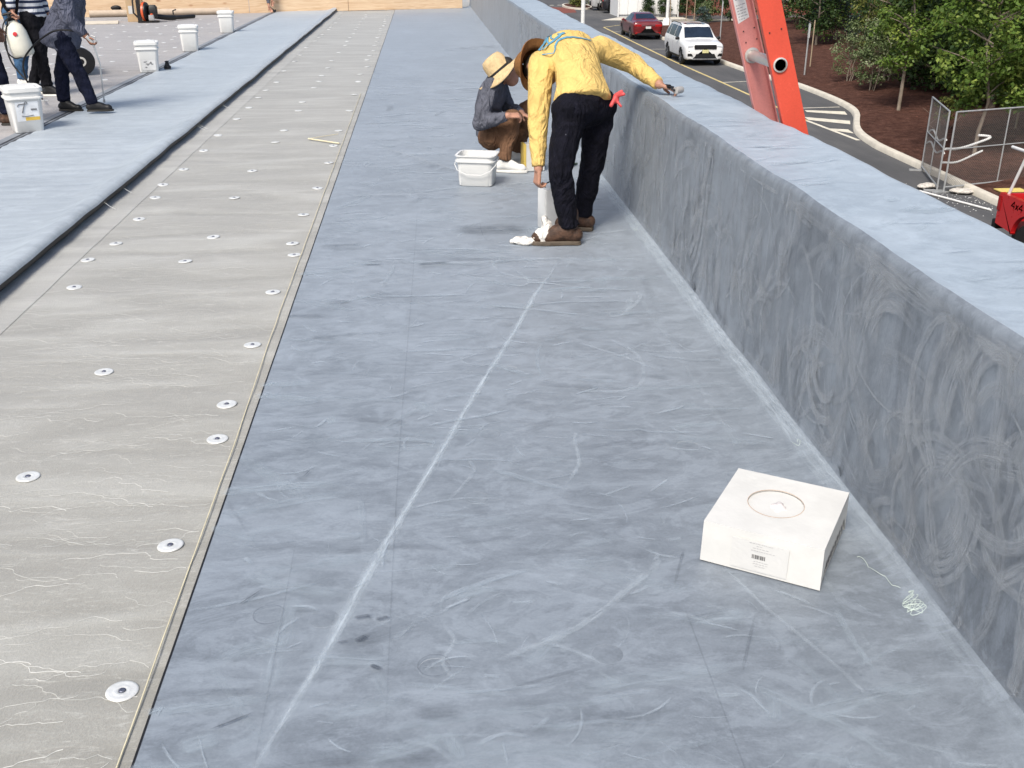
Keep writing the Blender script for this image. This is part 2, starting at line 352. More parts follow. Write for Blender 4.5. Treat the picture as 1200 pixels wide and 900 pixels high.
# plate rings
for x, y in [(-.44, 2.22), (-.02, 1.985)]:
    fd.add(onfloor([(x + .04 * math.cos(t), y + .04 * math.sin(t)) for t in np.linspace(0, 5.9, 26)]), (0, 0, 1), .005, .6, .007)
sk = Smear(); S_scuff = smear_mat('talc_scuff', (.46, .53, .59), .8, 4., .40, .60)
for i in range(760):
    y = 1.35 + (random.random() ** 1.6) * 11; x = random.uniform(-.6, 1.14); k = random.random(); sc1 = 1 + y * .07
    if k < .62: L, a, cv, wd = random.uniform(.03, .14) * sc1, random.gauss(0, .5), random.gauss(0, 3), random.uniform(.005, .02) * sc1
    else: L, a, cv, wd = random.uniform(.03, .16) * sc1, random.uniform(0, 3.14), random.gauss(0, 3), random.uniform(.003, .012) * sc1
    n_ = 1
    for q in range(n_):
        pl = []
        for j in range(12):
            s_ = (j / 11 - .5) * L; aa = a + cv * s_; pl.append((min(1.17, max(-.65, x + s_ * math.cos(aa) - q * .012 * math.sin(a))), y + s_ * math.sin(aa) + q * .012 * math.cos(a)))
        sk.add(onfloor(pl), (0, 0, 1), wd, random.uniform(.12, .5), .0011 + (i % 50) * .0001)
sk.build('talc_scuffs', S_scuff, mem)
fl.build('talc_smears', S_light, mem); fd.build('scuff_marks', S_dark, mem); fc.build('chalk_marks', S_line, mem)
# the swirls brushed onto the wall
pl_, pd_, pt_ = Smear(), Smear(), Smear()
def onwall(yz): return [(pface(y, z), y, z) for y, z in yz]
for i in range(900):
    y = 1.5 + random.random() ** 1.5 * 13; z = random.uniform(.06, .72); k = random.random(); pts = []
    if k < .5:      # arcs
        r = random.uniform(.07, .32); a0 = random.uniform(0, 6.28); sp = random.uniform(.8, 2.6); ec = random.uniform(.5, 1.5)
        pts = [(y + r * ec * math.cos(a0 + sp * t), z + r * math.sin(a0 + sp * t)) for t in np.linspace(0, 1, 20)]
    elif k < .8:    # vertical and diagonal pulls
        L = random.uniform(.1, .5); a = random.gauss(1.5, .35); cv = random.gauss(0, 1.2)
        pts = [(y + s_ * math.cos(a + cv * s_), z + s_ * math.sin(a + cv * s_)) for s_ in np.linspace(-L / 2, L / 2, 18)]
    else:
        L = random.uniform(.1, .4); a = random.gauss(-.6, .5)
        pts = [(y + s_ * math.cos(a), z + s_ * math.sin(a) + .03 * math.sin(s_ * 14 + i)) for s_ in np.linspace(-L / 2, L / 2, 18)]
    pts = [(yy, min(.735, max(.05, zz))) for yy, zz in pts]
    d = random.random() < .15
    (pd_ if d else pl_).add(onwall(pts), (-1, 0, 0), random.choice([.01, .02, .03, .045, .06, .08]) * (1 + y * .05), random.uniform(.2, .6) * (.5 if d else 1), .002 + (i % 45) * .00012)
# bundles of parallel combed lines
for (y, z, r, a0, sp) in [(5.7, .3, .28, -1.5, 1.9), (4.9, .42, .38, 2.6, 1.6), (3.0, .35, .22, -2.4, 2.2), (2.6, .5, .3, .4, 1.8), (2.2, .3, .24, 2.5, 2.), (3.8, .4, .25, -2., 2.2), (6.2, .35, .3, -1.6, 1.4), (2.05, .6, .2, 0., 2.)]:
    for k in range(4):
        rr = r * (1 - .16 * k) + random.gauss(0, .012); a0 += random.gauss(0, .12); pts = [(y + rr * .8 * math.cos(a0 + sp * t), min(.73, max(.05, z + rr * math.sin(a0 + sp * t)))) for t in np.linspace(0, 1, 24)]
        pl_.add(onwall(pts), (-1, 0, 0), random.uniform(.02, .05), .55, .0075 + k * .0001)
pl_.build('brush_swirls', S_par, par); pd_.build('brush_gaps', S_dark, par)
for i in range(150):
    y = 1.6 + random.random() ** 1.5 * 14; x = random.uniform(1.36, 1.7); L = random.uniform(.06, .3); a = random.gauss(.25, .3)
    pts = [(min(1.73, max(1.345, x + s_ * math.cos(a))), y + s_ * math.sin(a)) for s_ in np.linspace(-L / 2, L / 2, 10)]
    pt_.add([(xx, yy, ptop(xx, yy)) for xx, yy in pts], (0, 0, 1), random.uniform(.015, .08), random.uniform(.3, .7), .002 + (i % 40) * .00012)
pt_.build('talc_smears', S_light, par)
# strings of spilled adhesive at the foot of the wall
sq = MB(); M_glue = mat('pale_glue', (.52, .60, .56), .6)
def squig(p, n, st, r, seed):
    rd = random.Random(seed); a = rd.uniform(0, 6); p = Vector(p); pts = []
    for _ in range(n):
        a += rd.gauss(0, .8); p = p + Vector((st * .6 * math.cos(a), st * math.sin(a), st * .25 * math.sin(a * 1.7))); p.x = min(p.x, PX - .03); p.z = max(memz(p.x, p.y) + .003, min(p.z, .12)); pts.append(tuple(p))
    sq.tube(pts, r, 5)
def glue(f, n, r):
    pts = []
    for t in np.linspace(0, 1, n):
        x, y = f(t); x = min(x, PX - .012); pts.append((x, y, memz(x, y) + .0025 + .002 * math.sin(t * 17)))
    sq.tube(pts, r, 5)
glue(lambda t: (1.17 + .05 * t + .006 * math.sin(t * 13), 2.36 - .17 * t + .008 * math.sin(t * 21)), 60, .0008)
for k in range(4): glue(lambda t: (1.222 + .018 * math.sin((3 + k) * t * 3.1 + k) + .008 * math.sin(t * 29 + k), 2.15 - .016 * k + .02 * math.sin((4 + k) * t * 2.3 + 2 * k)), 70, .0007)
for k, yy_ in enumerate((3.05, 5.9)): glue(lambda t: (1.235 + .012 * math.sin(t * 5 + k), yy_ + .02 * math.sin(t * 7 + k)), 20, .0009)
o = sq.build('glue_strings', M_glue, mem); o['kind'] = 'stuff'

# --- loose sheet folded back on itself
loy = list(np.arange(-3, 16, .05)) + list(np.arange(16, 27.4, .12))
M_curl = membrane('fold_rubber', (3, 6, 5), (9, 20, 20), (.20, .25, .265), (.36, .43, .44), .04)
def sz(x, y):
    t = (x + 3.5) / 1.4; amp = max(0, 1 - abs(y - 8.4) / 2.2)
    return .03 + .012 * max(0, t) ** 2 + .052 * max(0., (t - .80) / .15) ** 2 * (1 if t > .8 else 0) + .006 * fbm(x * .7, y * 2.0) + .006 * amp * math.sin(y * 34 + 2 * fbm(x, y)) * (.4 + .6 * max(0., 1 - t)) + .004 * fbm(x * .6, y * 6)
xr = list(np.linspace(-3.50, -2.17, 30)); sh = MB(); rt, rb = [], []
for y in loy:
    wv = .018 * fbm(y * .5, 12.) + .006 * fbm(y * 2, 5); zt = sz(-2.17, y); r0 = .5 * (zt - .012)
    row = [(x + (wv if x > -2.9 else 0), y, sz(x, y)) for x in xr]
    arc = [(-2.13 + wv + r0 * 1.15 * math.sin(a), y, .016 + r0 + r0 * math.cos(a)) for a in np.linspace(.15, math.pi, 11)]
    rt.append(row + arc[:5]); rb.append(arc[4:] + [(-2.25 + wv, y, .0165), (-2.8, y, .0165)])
sh.rings(rt, False, 0, False); sh.rings(rb, False, 1, False)  # black lower curl: rubber underside, also painted shade beneath the fold
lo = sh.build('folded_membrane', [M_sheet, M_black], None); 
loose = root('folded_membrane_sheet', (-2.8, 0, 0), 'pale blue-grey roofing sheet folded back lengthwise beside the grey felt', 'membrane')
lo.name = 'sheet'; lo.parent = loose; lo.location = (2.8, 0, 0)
# stray threads hanging over the fold
th = MB()
for i in range(5):
    y = 5.6 + random.random() ** 1.4 * 12; x = -2.09 + .01 * random.random(); L = random.uniform(.05, .13)
    th.tube([(x - .05, y, sz(-2.17, y) + .004), (x + .0, y - L * .3, .05), (x + .035, y - L * .6, .03), (x + .05 + L * .4, y - L, .016)], .0013, 4)
o = th.build('loose_threads', mat('thread', (.6, .62, .6)), loose); o.location = (2.8, 0, 0); o['kind'] = 'stuff'
# left margin: tape lines
tp = MB()
for x0, x1, z in ((-3.60, -3.575, .0185), (-3.55, -3.52, .0200)):
    tp.rings([[(x0 + .006 * fbm(y, 3), y, z), (x1 + .006 * fbm(y, 8), y, z)] for y in np.arange(-3, 27, .2)], False, 0, False)
seam = tp.build('seam_tape', mat('seam_black', (.05, .055, .065), .6, var=.5, scale=3)); seam['kind'] = 'structure'
tp = MB(); tp.rings([[(-3.68, y, .0155), (-3.5, y, .0165)] for y in np.arange(-3, 27, .2)], False, 0, False)
o = tp.build('seam_margin', mat('seam_grey', (.24, .26, .285), .7, var=.3, scale=3)); o['kind'] = 'structure'

# --- fastener plates (parts of the deck)
pp = MB(); pp.lathe([(.036, .0), (.0375, .002), (.036, .0042), (.030, .005), (.024, .0036), (.019, .0046), (.011, .0056), (.009, .0028)], 26)
ppm = pp.mesh('fastener_plate', M_plate); ps = MB(); ps.lathe([(.0085, 0), (.0085, .003), (.006, .0045), (.002, .003)], 10); psm = ps.mesh('screw', M_screw)
def plate(x, y, z, par_):
    o = bpy.data.objects.new('fastener_plate', ppm); col.objects.link(o); o.parent = par_; o.location = (x, y, z); o.rotation_euler = (random.gauss(0, .03), random.gauss(0, .03), random.random() * 6)
    if y < 9:
        s_ = bpy.data.objects.new('screw', psm); col.objects.link(s_); s_.parent = o; s_.location = (0, 0, .0032)
near = [(-.744, 1.967), (-.771, 2.596), (-.76, 3.285), (-.776, 3.574), (-.772, 4.195), (-.779, 4.922), (-1.322, 3.052), (-1.327, 3.945), (-.747, 5.583), (-.782, 5.813), (-1.786, 5.088), (-1.86, 5.576), (-1.795, 5.898), (-1.323, 5.499), (-1.264, 6.002), (-1.805, 6.472), (-1.841, 7.057), (-1.88, 7.461)]
dz = lambda x, y: .0008 + dkz(x, y)
for x, y in near: plate(x, y, dz(x, y), deck)
for xr_ in (-.79, -1.3, -1.84):
    y = 6.5 if xr_ > -1 else 7.0 if xr_ > -1.5 else 8.0
    while y < 26:
        px_ = xr_ + random.gauss(0, .02); plate(px_, y, dz(px_, y) + .001, deck); y += random.choice([.6, .75, .9, 1.2])
for xr_ in np.arange(-8.2, -3.8, .42):
    y = 10.5 + random.random() * .5
    while y < 24.5:
        plate(xr_ + random.gauss(0, .04), y, .0115, side); y += random.choice([.6, .62, .9, 1.2])
# --- white glass strands over the felt
st = MB()
for i in range(380):
    y = 1.5 + random.random() ** 1.2 * 9; x = random.uniform(-2.0, -.72); n = random.randint(14, 46); a = random.choice([0, math.pi]) + random.gauss(0, .15); dr = a
    p = [x, y]; pts = []
    for k in range(n):
        a += random.gauss(0, .45) + (dr - a) * .3; p[0] += .014 * math.cos(a); p[1] += .010 * math.sin(a)
        if -2.08 < p[0] < -.70: pts.append((p[0], p[1], dkz(*p) + .0012))
    if len(pts) < 4: continue
    wd = random.choice([.0006, .0009, .0013])
    st.rings([[(q[0], q[1] - wd, q[2]), (q[0] + .0004, q[1] + wd, q[2])] for q in pts], False, 0, False)
o = st.build('glass_strands', mat('glass_strand', (.66, .66, .62), .7), deck); o['kind'] = 'stuff'
# guide string along the sheet edge
gs = MB(); gs.tube([(-.69 - .0015 * (y - 1.7) - (.012 if y > 3.3 else 0) * min(1, (y - 3.3)) + .002 * fbm(y * 2, 1), y, .0075 + .001 * fbm(y, 4)) for y in np.arange(-2, 12.2, .08)], .0021, 6)
tag(gs.build('guide_string', mat('string', (.66, .60, .42), .8)), 'thin cream guide string stretched along the rubber sheet edge', 'string')
gt = MB(); gt.tube([(-.735, 8.95, .012), (-.83, 9.02, .014), (-1.02, 9.18, .016)], .007, 6); gt.tube([(-1.02, 9.18, .016), (-.78, 9.42, .013)], .003, 6)
tag(gt.build('wire_offcut', mat('string', (.66, .60, .42))), 'short bent pale wire offcut lying on the grey felt by the sheet edge', 'wire')

# --- plywood upstand at the far end
pw = root('plywood_wall', (-3.8, 26.67, 0), 'low bare plywood wall closing off the far end of the roof', 'wall', rz=math.atan(.31))
def plymat():
    m, nt, b = newmat('plywood', .75, .25)
    g = noisev(nt, coords(nt, (1.2, 1.2, 16)), 1.5, 7, .6, 1.2); k = NN(nt, 'TexVoronoi', {'Vector': coords(nt, (1.6, 1, 3.2)), 'Scale': 1.1, 'Randomness': 1.}); 
    base = ramp(nt, g, [(.3, (.56, .38, .23)), (.5, (.68, .50, .33)), (.72, (.76, .60, .42))])
    kn = ramp(nt, k.outputs['Distance'], [(.06, 1.), (.15, 0.)])
    nt.links.new(mixc(nt, mth(nt, 'MULTIPLY', kn, .8), base, (.32, .11, .04)), b.inputs['Base Color']); bump(nt, b, g, .15, .01); return m
M_ply = plymat()
x = -7.6
for i, L in enumerate((2.42, 2.43, 2.43, 2.42, 3.0)):
    p = MB(); x1 = min(x + L - .012, 5.37); p.box((x, -.009 + .004 * (i % 2), .012), (x1, .009 + .004 * (i % 2), .62), 0)
    p.build('panel', M_ply, pw, False, bev=.002); x += L
p = MB(); p.box((-7.6, -.03, .62), (5.37, .11, .655)); p.build('cap_board', M_ply, pw, False, bev=.003)
p = MB()
for i in range(14): p.box((-7.4 + i * .95, .014, .0), (-7.36 + i * .95, .10, .619))
p.build('studs', M_ply, pw, False)

# the building under the roof
bd = root('commercial_building', (-4.5, 15, GZ), 'single storey building carrying the roof with its parapet', 'building')
q = MB(); q.box((-11, -4, GZ), (1.75, 34, -.06)); o = q.build('wall', mat('stucco', (.45, .42, .38)), bd, False); o.location = (4.5, -15, -GZ)
# ================================================================== THINGS ON THE ROOF
def rsq(wx, wy, r, z, n=5, cx=0, cy=0):
    """rounded rectangle ring"""
    pts = []
    for sx, sy, a0 in ((1, 1, 0), (-1, 1, 90), (-1, -1, 180), (1, -1, 270)):
        for k in range(n + 1):
            a = R(a0 + 90 * k / n); pts.append((cx + sx * (wx / 2 - r) + r * math.cos(a), cy + sy * (wy / 2 - r) + r * math.sin(a), z))
    return pts
# --- carton of wipes
bx = root('wipes_carton', (.957, 2.440, .011), 'square white cardboard carton with a round opening in its lid beside the parapet foot', 'carton', rz=R(-32))
b = MB(); b.box((-.160, -.165, 0), (.160, .165, .122)); b.build('body', M_card, bx, False, bev=.003)
b = MB()                                                     # lid: top with a round hole, skirts half way down
n = 40; hole = [(-.01 + .078 * math.cos(2 * math.pi * k / n), .01 + .078 * math.sin(2 * math.pi * k / n), .135) for k in range(n)]
def sqp(a, h=.163):
    c, s_ = math.cos(a), math.sin(a); k = h / max(abs(c), abs(s_)); return (c * k, s_ * k, .135)
outr = [sqp(2 * math.pi * k / n) for k in range(n)]
b.add(hole + outr, [(k, (k + 1) % n, n + (k + 1) % n, n + k) for k in range(n)])
b.add(hole + [(x, y, .131) for x, y, z in hole], [(k, n + k, n + (k + 1) % n, (k + 1) % n) for k in range(n)])
b.add(outr + [(x * 1.012, y * 1.012, .068 if x > .16 and abs(y) < .16 else .003) for x, y, z in outr], [(k, (k + 1) % n, n + (k + 1) % n, n + k) for k in range(n)])
b.v = [(x, y * 1.05, z - .007 if z > .12 else z) for x, y, z in b.v]; lid = b.build('lid', M_card, bx, False)
b = MB(); b.tube([(x * 1.004, y * 1.004, .1286) for x, y, z in hole] + [(hole[0][0] * 1.004, hole[0][1] * 1.004, .1286)], .0008, 5); b.build('opening_rim', mat('rim_tan', (.5, .36, .26)), lid)
t = MB(); gx = 26; vs = []
for j in range(gx):
    for i in range(gx):
        u, v = i / (gx - 1) * 2 - 1, j / (gx - 1) * 2 - 1; r_ = math.hypot(u, v); s_ = min(1, 1 / max(r_, 1e-3)) if r_ > 1 else 1
        u, v = u * s_, v * s_; r_ = math.hypot(u, v)
        z = .098 + .030 * max(0, 1 - (u - .1) ** 2 * 2.5 - (v + .1) ** 2 * 3) + .012 * fbm(u * 2.2, v * 2.2, 3) + .007 * abs(fbm(u * 4, v * 3, 8)) - .012 * r_ ** 4
        vs.append((-.01 + u * .076, .01 + v * .076, z))
t.add(vs, [(j * gx + i, j * gx + i + 1, (j + 1) * gx + i + 1, (j + 1) * gx + i) for j in range(gx - 1) for i in range(gx - 1)])
t.build('wipe', mat('tissue', (.66, .62, .61), .9, .1, var=.03, scale=30, bmp=.2), bx, angle=80)
lb = MB(); lb.box((-.08, -.1755, .012), (.075, -.1738, .104)); lab = lb.build('label', M_paper, bx, False)
k_ = MB()
for i in range(13): k_.box((-.022 + i * .0028, -.1766, .052), (-.022 + i * .0028 + random.choice([.0008, .0014, .002]), -.1757, .064))
k_.build('barcode', M_ink, lab, False)
k_ = MB()
for z, x0, x1 in ((.098, -.032, .028), (.091, -.012, .004), (.084, -.022, .016), (.076, -.026, .04), (.043, -.016, .02), (.036, -.018, .018), (.029, -.012, .012)):
    x = x0
    while x < x1: L = random.uniform(.003, .009); k_.box((x, -.1765, z), (x + L, -.1757, z + .0018)); x += L + .002
k_.build('print_lines', M_inkl, lab, False)['kind'] = 'stuff'
k_ = MB(); k_.box((.1608, -.15, .008), (.1618, .15, .060)); o = k_.build('side_print', mat('side_grey', (.40, .39, .37), .7, var=.3, scale=30), bx, False)
k_ = MB()
for x in np.arange(-.13, .13, .03): k_.box((.1619, x, .026 + .004 * random.random()), (.1626, x + random.uniform(.008, .024), .045))
k_.build('side_lettering', M_ink, o, False)['kind'] = 'stuff'

# --- square pails
def pail(name, loc, rz, label, wt, wb, h, lid, group=None, note=None):
    p = root(name, loc, label, 'bucket', group, rz)
    b = MB(); r0 = .035
    if lid:
        b.rings([rsq(wb - .01, wb - .01, r0, 0), rsq(wb, wb, r0, .006), rsq(wb + (wt - wb) * .72, wb + (wt - wb) * .72, r0 + .01, h * .72), rsq(wt + .014, wt + .014, r0 + .01, h * .73), rsq(wt + .014, wt + .014, r0 + .01, h * .76), rsq(wt - .01, wt - .01, r0 + .01, h * .77), rsq(wt - .006, wt - .006, r0 + .01, h * .9)], True)
        b.build('bucket_body', M_white, p, bev=0)
        b = MB(); b.rings([rsq(wt + .004, wt + .004, r0 + .012, h * .875), rsq(wt + .02, wt + .02, r0 + .012, h * .88), rsq(wt + .02, wt + .02, r0 + .012, h * .965), rsq(wt + .008, wt + .008, r0 + .012, h * .98), rsq(wt - .03, wt - .03, r0, h * .98), rsq(wt - .04, wt - .04, r0, h * .966), rsq(wt - .06, wt - .06, r0, h * .966), rsq(wt - .08, wt - .08, r0, h * 1.0)], True)
        b.build('lid', M_white, p)
    else:
        b.rings([rsq(wb - .01, wb * .8 - .01, r0, 0), rsq(wb, wb * .8, r0, .006), rsq(wt - .012, wt * .82 - .012, r0 + .008, h * .78), rsq(wt + .012, wt * .82 + .012, r0 + .01, h * .79), rsq(wt + .012, wt * .82 + .012, r0 + .01, h * .83), rsq(wt - .006, wt * .82 - .006, r0 + .01, h * .84), rsq(wt - .002, wt * .82 - .002, r0 + .01, h * .96),
                 rsq(wt + .014, wt * .82 + .014, r0 + .01, h * .97), rsq(wt + .014, wt * .82 + .014, r0 + .01, h), rsq(wt - .016, wt * .82 - .016, r0 + .01, h), rsq(wt - .02, wt * .82 - .02, r0 + .006, h * .9), rsq(wb - .02, wb * .8 - .02, r0, .03)], True)
        b.build('bucket_body', M_white, p)
    hb = MB(); w2 = wt / 2 + .012; yy = -(wt / 2 if lid else wt * .41) - .014
    pts = [(-w2, 0, h * .8), (-w2 + .004, yy * .7, h * .70), (-w2 * .8, yy, h * .55), (-w2 * .35, yy - .002, h * .40), (w2 * .35, yy - .002, h * .40), (w2 * .8, yy, h * .55), (w2 - .004, yy * .7, h * .70), (w2, 0, h * .8)]
    if not lid: hb.tube(pts, .003, 6); hb.build('handle', M_white, p)
    return p
tub = pail('open_tub', (.36, 7.27, .012), R(-14), 'open white plastic tub standing behind the white canister on the rubber sheet', .275, .24, .215, False)
lp = 'lidded square white plastic bucket '
p1 = pail('square_bucket', (-3.60, 9.80, .02), R(28), lp + 'with a handwritten 7 and a yellow stripe', .30, .245, .40, True, 'buckets along the loose sheet')
p2 = pail('square_bucket', (-3.60, 14.4, .02), R(12), lp + 'with a printed label, beside a small black plug', .285, .235, .39, True, 'buckets along the loose sheet')
p3 = pail('square_bucket', (-3.63, 17.2, .02), R(10), lp + 'with a plain front, third of the row', .285, .235, .39, True, 'buckets along the loose sheet')
p4 = pail('square_bucket', (-3.66, 20.75, .02), R(6), lp + 'last of the row, towards the plywood wall', .285, .235, .39, True, 'buckets along the loose sheet')
def facelabel(p, wt, wb, h, z0, z1, x0, x1, m, name, d=.002):
    def yy(z): t = min(1, z / (h * .72)); return -(wb + (wt - wb) * .72 * t) / 2 - d
    b = MB(); b.add([(x0, yy(z0), z0), (x1, yy(z0), z0), (x1, yy(z1), z1), (x0, yy(z1), z1)], [(0, 1, 2, 3)]); return b.build(name, m, p, False), yy
lb1, yy = facelabel(p1, .30, .245, .40, .10, .27, -.09, .10, mat('pail_label', (.70, .73, .76), .6), 'label')
facelabel(p1, .30, .245, .40, .105, .135, -.02, .10, mat('yellow_band', (.62, .42, .07), .6), 'yellow_stripe', .0035)
b = MB(); D = lambda x, z: (x, yy(z) - .004, z)
b.tube([D(-.075, .235), D(-.06, .25), D(-.01, .252), D(-.025, .22), D(-.04, .175)], .0034, 5); b.tube([D(-.05, .15), D(-.01, .143), D(.05, .15)], .0022, 5); b.tube([D(.0 + .012 * math.cos(a), .26 + .01 * math.sin(a)) for a in np.linspace(0, 6.28, 10)], .0022, 5)
for i in range(5): b.box((.035 + i * .010, yy(.2) - .0045, .193), (.041 + i * .010, yy(.2) - .003, .207))
b.build('handwriting', M_ink, lb1)
lb2, yy2 = facelabel(p2, .285, .235, .39, .03, .16, -.08, .09, mat('pail_label2', (.62, .63, .63), .6), 'label')
b = MB()
for i in range(10): x = random.uniform(-.07, .05); z = random.uniform(.05, .14); b.box((x, yy2(z) - .004, z), (x + random.uniform(.01, .03), yy2(z) - .002, z + .007))
b.build('print_lines', M_ink, lb2, False)['kind'] = 'stuff'
kb = MB(); kb.lathe([(.0, 0), (.045, .002), (.05, .03), (.03, .05), (.022, .085), (.03, .1), (.0, .105)], 14, None); tag(kb.build('rubber_plug', M_black, loc=(-3.40, 14.55, .035)), 'small black rubber plug standing beside the labelled bucket', 'plug')

# --- canister, rag and small carton by the bending worker
cn = root('white_canister', (.745, 6.02, .012), 'slim white metal solvent canister standing by the bending worker leg', 'can', rz=R(20))
b = MB(); b.rings([rsq(.15, .10, .015, 0), rsq(.155, .105, .015, .004), rsq(.155, .105, .015, .235), rsq(.145, .095, .015, .243), rsq(.11, .06, .012, .246)]); b.build('can_body', M_white, cn)
b = MB(); b.lathe([(.026, .245), (.026, .262), (.021, .263), (.021, .272), (.008, .273)], 14, Matrix.Translation((.02, 0, 0))); b.build('cap', mat('steel', (.4, .4, .4), .35, .5, .8), cn)
b = MB(); b.tube([(-.05, 0, .244), (-.05, 0, .268), (-.02, 0, .278), (-.005, 0, .268)], .004, 6); b.build('handle', M_black, cn)
sc_ = root('small_carton', (.80, 7.72, .012), 'small white carton with a yellow edge stripe at the crouching worker', 'carton', rz=R(8))
b = MB(); b.box((-.08, -.05, 0), (.08, .05, .20)); b.build('carton_body', M_card, sc_, False, bev=.003)
b = MB(); b.box((-.0815, -.0515, .0), (-.062, .0515, .2005)); b.build('yellow_stripe', mat('carton_yellow', (.62, .45, .10), .6), sc_, False)

# --- generic soft forms: primitives fused by a voxel remesh
def prim(mb, p):
    k = p[0]
    if k == 'c':
        _, a, ra, b_, rb = p[:5]; a, b_ = Vector(a), Vector(b_); d = b_ - a; L = d.length
        if L < 1e-5: d = Vector((0, 0, 1)); L = 1e-5
        Mx = frame(a, d); flat = len(p) > 5 and p[5]
        prof = [(ra * math.sin(t), -ra * math.cos(t)) for t in np.linspace(.12, math.pi / 2, 5)]
        if flat: prof += [(rb, L), (rb * .2, L + .002)]
        else: prof += [(rb * math.cos(t), L + rb * math.sin(t)) for t in np.linspace(0, math.pi / 2 - .12, 5)]
        mb.lathe(prof, 14, Mx)
    elif k == 'e':
        _, c, rad, Mr = (p + (None,))[:4]; Mr = Mr if Mr is not None else Matrix.Identity(3)
        Mx = Matrix.Translation(Vector(c)) @ Mr.to_4x4() @ Matrix.Diagonal((*rad, 1))
        mb.lathe([(math.sin(t), -math.cos(t)) for t in np.linspace(.1, math.pi - .1, 12)], 16, Mx)
    elif k == 'l':
        rs = []
        for c, a, b_ in p[1]:
            c, a, b_ = Vector(c), Vector(a), Vector(b_); rs.append([c + a * math.cos(t) + b_ * math.sin(t) for t in np.linspace(0, 2 * math.pi, 20, endpoint=False)])
        mb.rings(rs)
_tex = {}
def soft(name, prims, voxel, m, parent, org, sm=5, disp=0., dsize=.1, cut=None):
    mb = MB()
    for p in prims:
        one = MB(); prim(one, p); mb.add(one.v, one.f)
    mb.v = [(v[0] - org[0], v[1] - org[1], v[2] - org[2]) for v in mb.v]
    me = mb.mesh(name + '_src', m); bm = bmesh.new(); bm.from_mesh(me)
    bmesh.ops.recalc_face_normals(bm, faces=bm.faces); bm.to_mesh(me); bm.free()
    o = bpy.data.objects.new(name, me); col.objects.link(o)
    r = o.modifiers.new('r', 'REMESH'); r.mode = 'VOXEL'; r.voxel_size = voxel
    if sm: s_ = o.modifiers.new('s', 'SMOOTH'); s_.factor = .5; s_.iterations = sm
    if disp:
        key = round(dsize, 3)
        if key not in _tex: t = bpy.data.textures.new('folds', 'CLOUDS'); t.noise_scale = dsize; t.noise_depth = 2; _tex[key] = t
        d = o.modifiers.new('d', 'DISPLACE'); d.texture = _tex[key]; d.strength = disp; d.mid_level = .5
    dg = bpy.context.evaluated_depsgraph_get(); me2 = bpy.data.meshes.new_from_object(o.evaluated_get(dg)); me2.name = name
    o.modifiers.clear(); o.data = me2; bpy.data.meshes.remove(me)
    me2.polygons.foreach_set('use_smooth', [True] * len(me2.polygons))
    if not me2.materials: me2.materials.append(m)
    if parent is not None: o.parent = parent
    return o

# --- cloth
def cloth(name, c, var=.2, wr=.5, scale=9, stripes=None, spots=None):
    m, nt, b = newmat(name, .9, .15)
    v = coords(nt); n = noisev(nt, v, scale, 5, .6, .6); f = noisev(nt, v, 420, 2, .5)
    cc = ramp(nt, n, [(.3, tuple(x * (1 - var) for x in c)), (.7, tuple(min(1, x * (1 + var)) for x in c))])
    if stripes:
        z = NN(nt, 'SeparateXYZ', {'Vector': v}).outputs[2]
        s_ = mth(nt, 'GREATER_THAN', mth(nt, 'FRACT', mth(nt, 'MULTIPLY', z, stripes[0])), .55); cc = mixc(nt, s_, cc, stripes[1])
    if spots:
        sp = ramp(nt, noisev(nt, v, 34, 3, .7), [(.70, 0.), (.73, 1.)]); cc = mixc(nt, mth(nt, 'MULTIPLY', sp, .8), cc, spots)
    nt.links.new(cc, b.inputs['Base Color'])
    fold = noisev(nt, coords(nt, (1, 1, .6)), 7, 3, .5, 1.6); rg_ = mth(nt, 'SUBTRACT', 1., mth(nt, 'ABSOLUTE', mth(nt, 'MULTIPLY_ADD', fold, 4., -2.)))
    fo2 = noisev(nt, coords(nt, (1, 1, .8)), 26, 3, .5, 1.2)
    bump(nt, b, mth(nt, 'ADD', mth(nt, 'MULTIPLY_ADD', fo2, .35, rg_), mth(nt, 'MULTIPLY', f, .05)), wr, .03)
    return m
# --- people
def V(p): return Vector(p)
def hand(prims, wr, d, nrm, curl, s=1., thumb=1):
    d = V(d).normalized(); nrm = V(nrm); nrm = (nrm - d * nrm.dot(d)).normalized(); side = d.cross(nrm) * thumb
    pe = wr + d * .085 * s
    for k in (-1.3, -.45, .45, 1.3): prims.append(('c', wr + side * k * .012 * s, .013 * s, pe + side * k * .0215 * s, .0115 * s))
    for k, L in ((-1.35, .058), (-.45, .072), (.45, .078), (1.35, .070)):
        p = pe + side * k * .0215 * s; a = 0
        for seg, fr in enumerate((.45, .32, .26)):
            a += curl * (.8, 1.0, .7)[seg]; dd = d * math.cos(a) + nrm * math.sin(a); q = p + dd * L * fr * s
            prims.append(('c', p, (.0094, .0085, .0078)[seg] * s, q, (.0086, .0078, .0066)[seg] * s)); p = q
    p = wr + d * .025 * s + side * .026 * s; dd = (d * .6 + side * .7 + nrm * .35 * (1 + curl)).normalized(); q = p + dd * .042 * s; q2 = q + (d * .85 + nrm * .4 * curl + side * .1).normalized() * .032 * s
    prims.append(('c', p, .013 * s, q, .0105 * s)); prims.append(('c', q, .0105 * s, q2, .0085 * s))
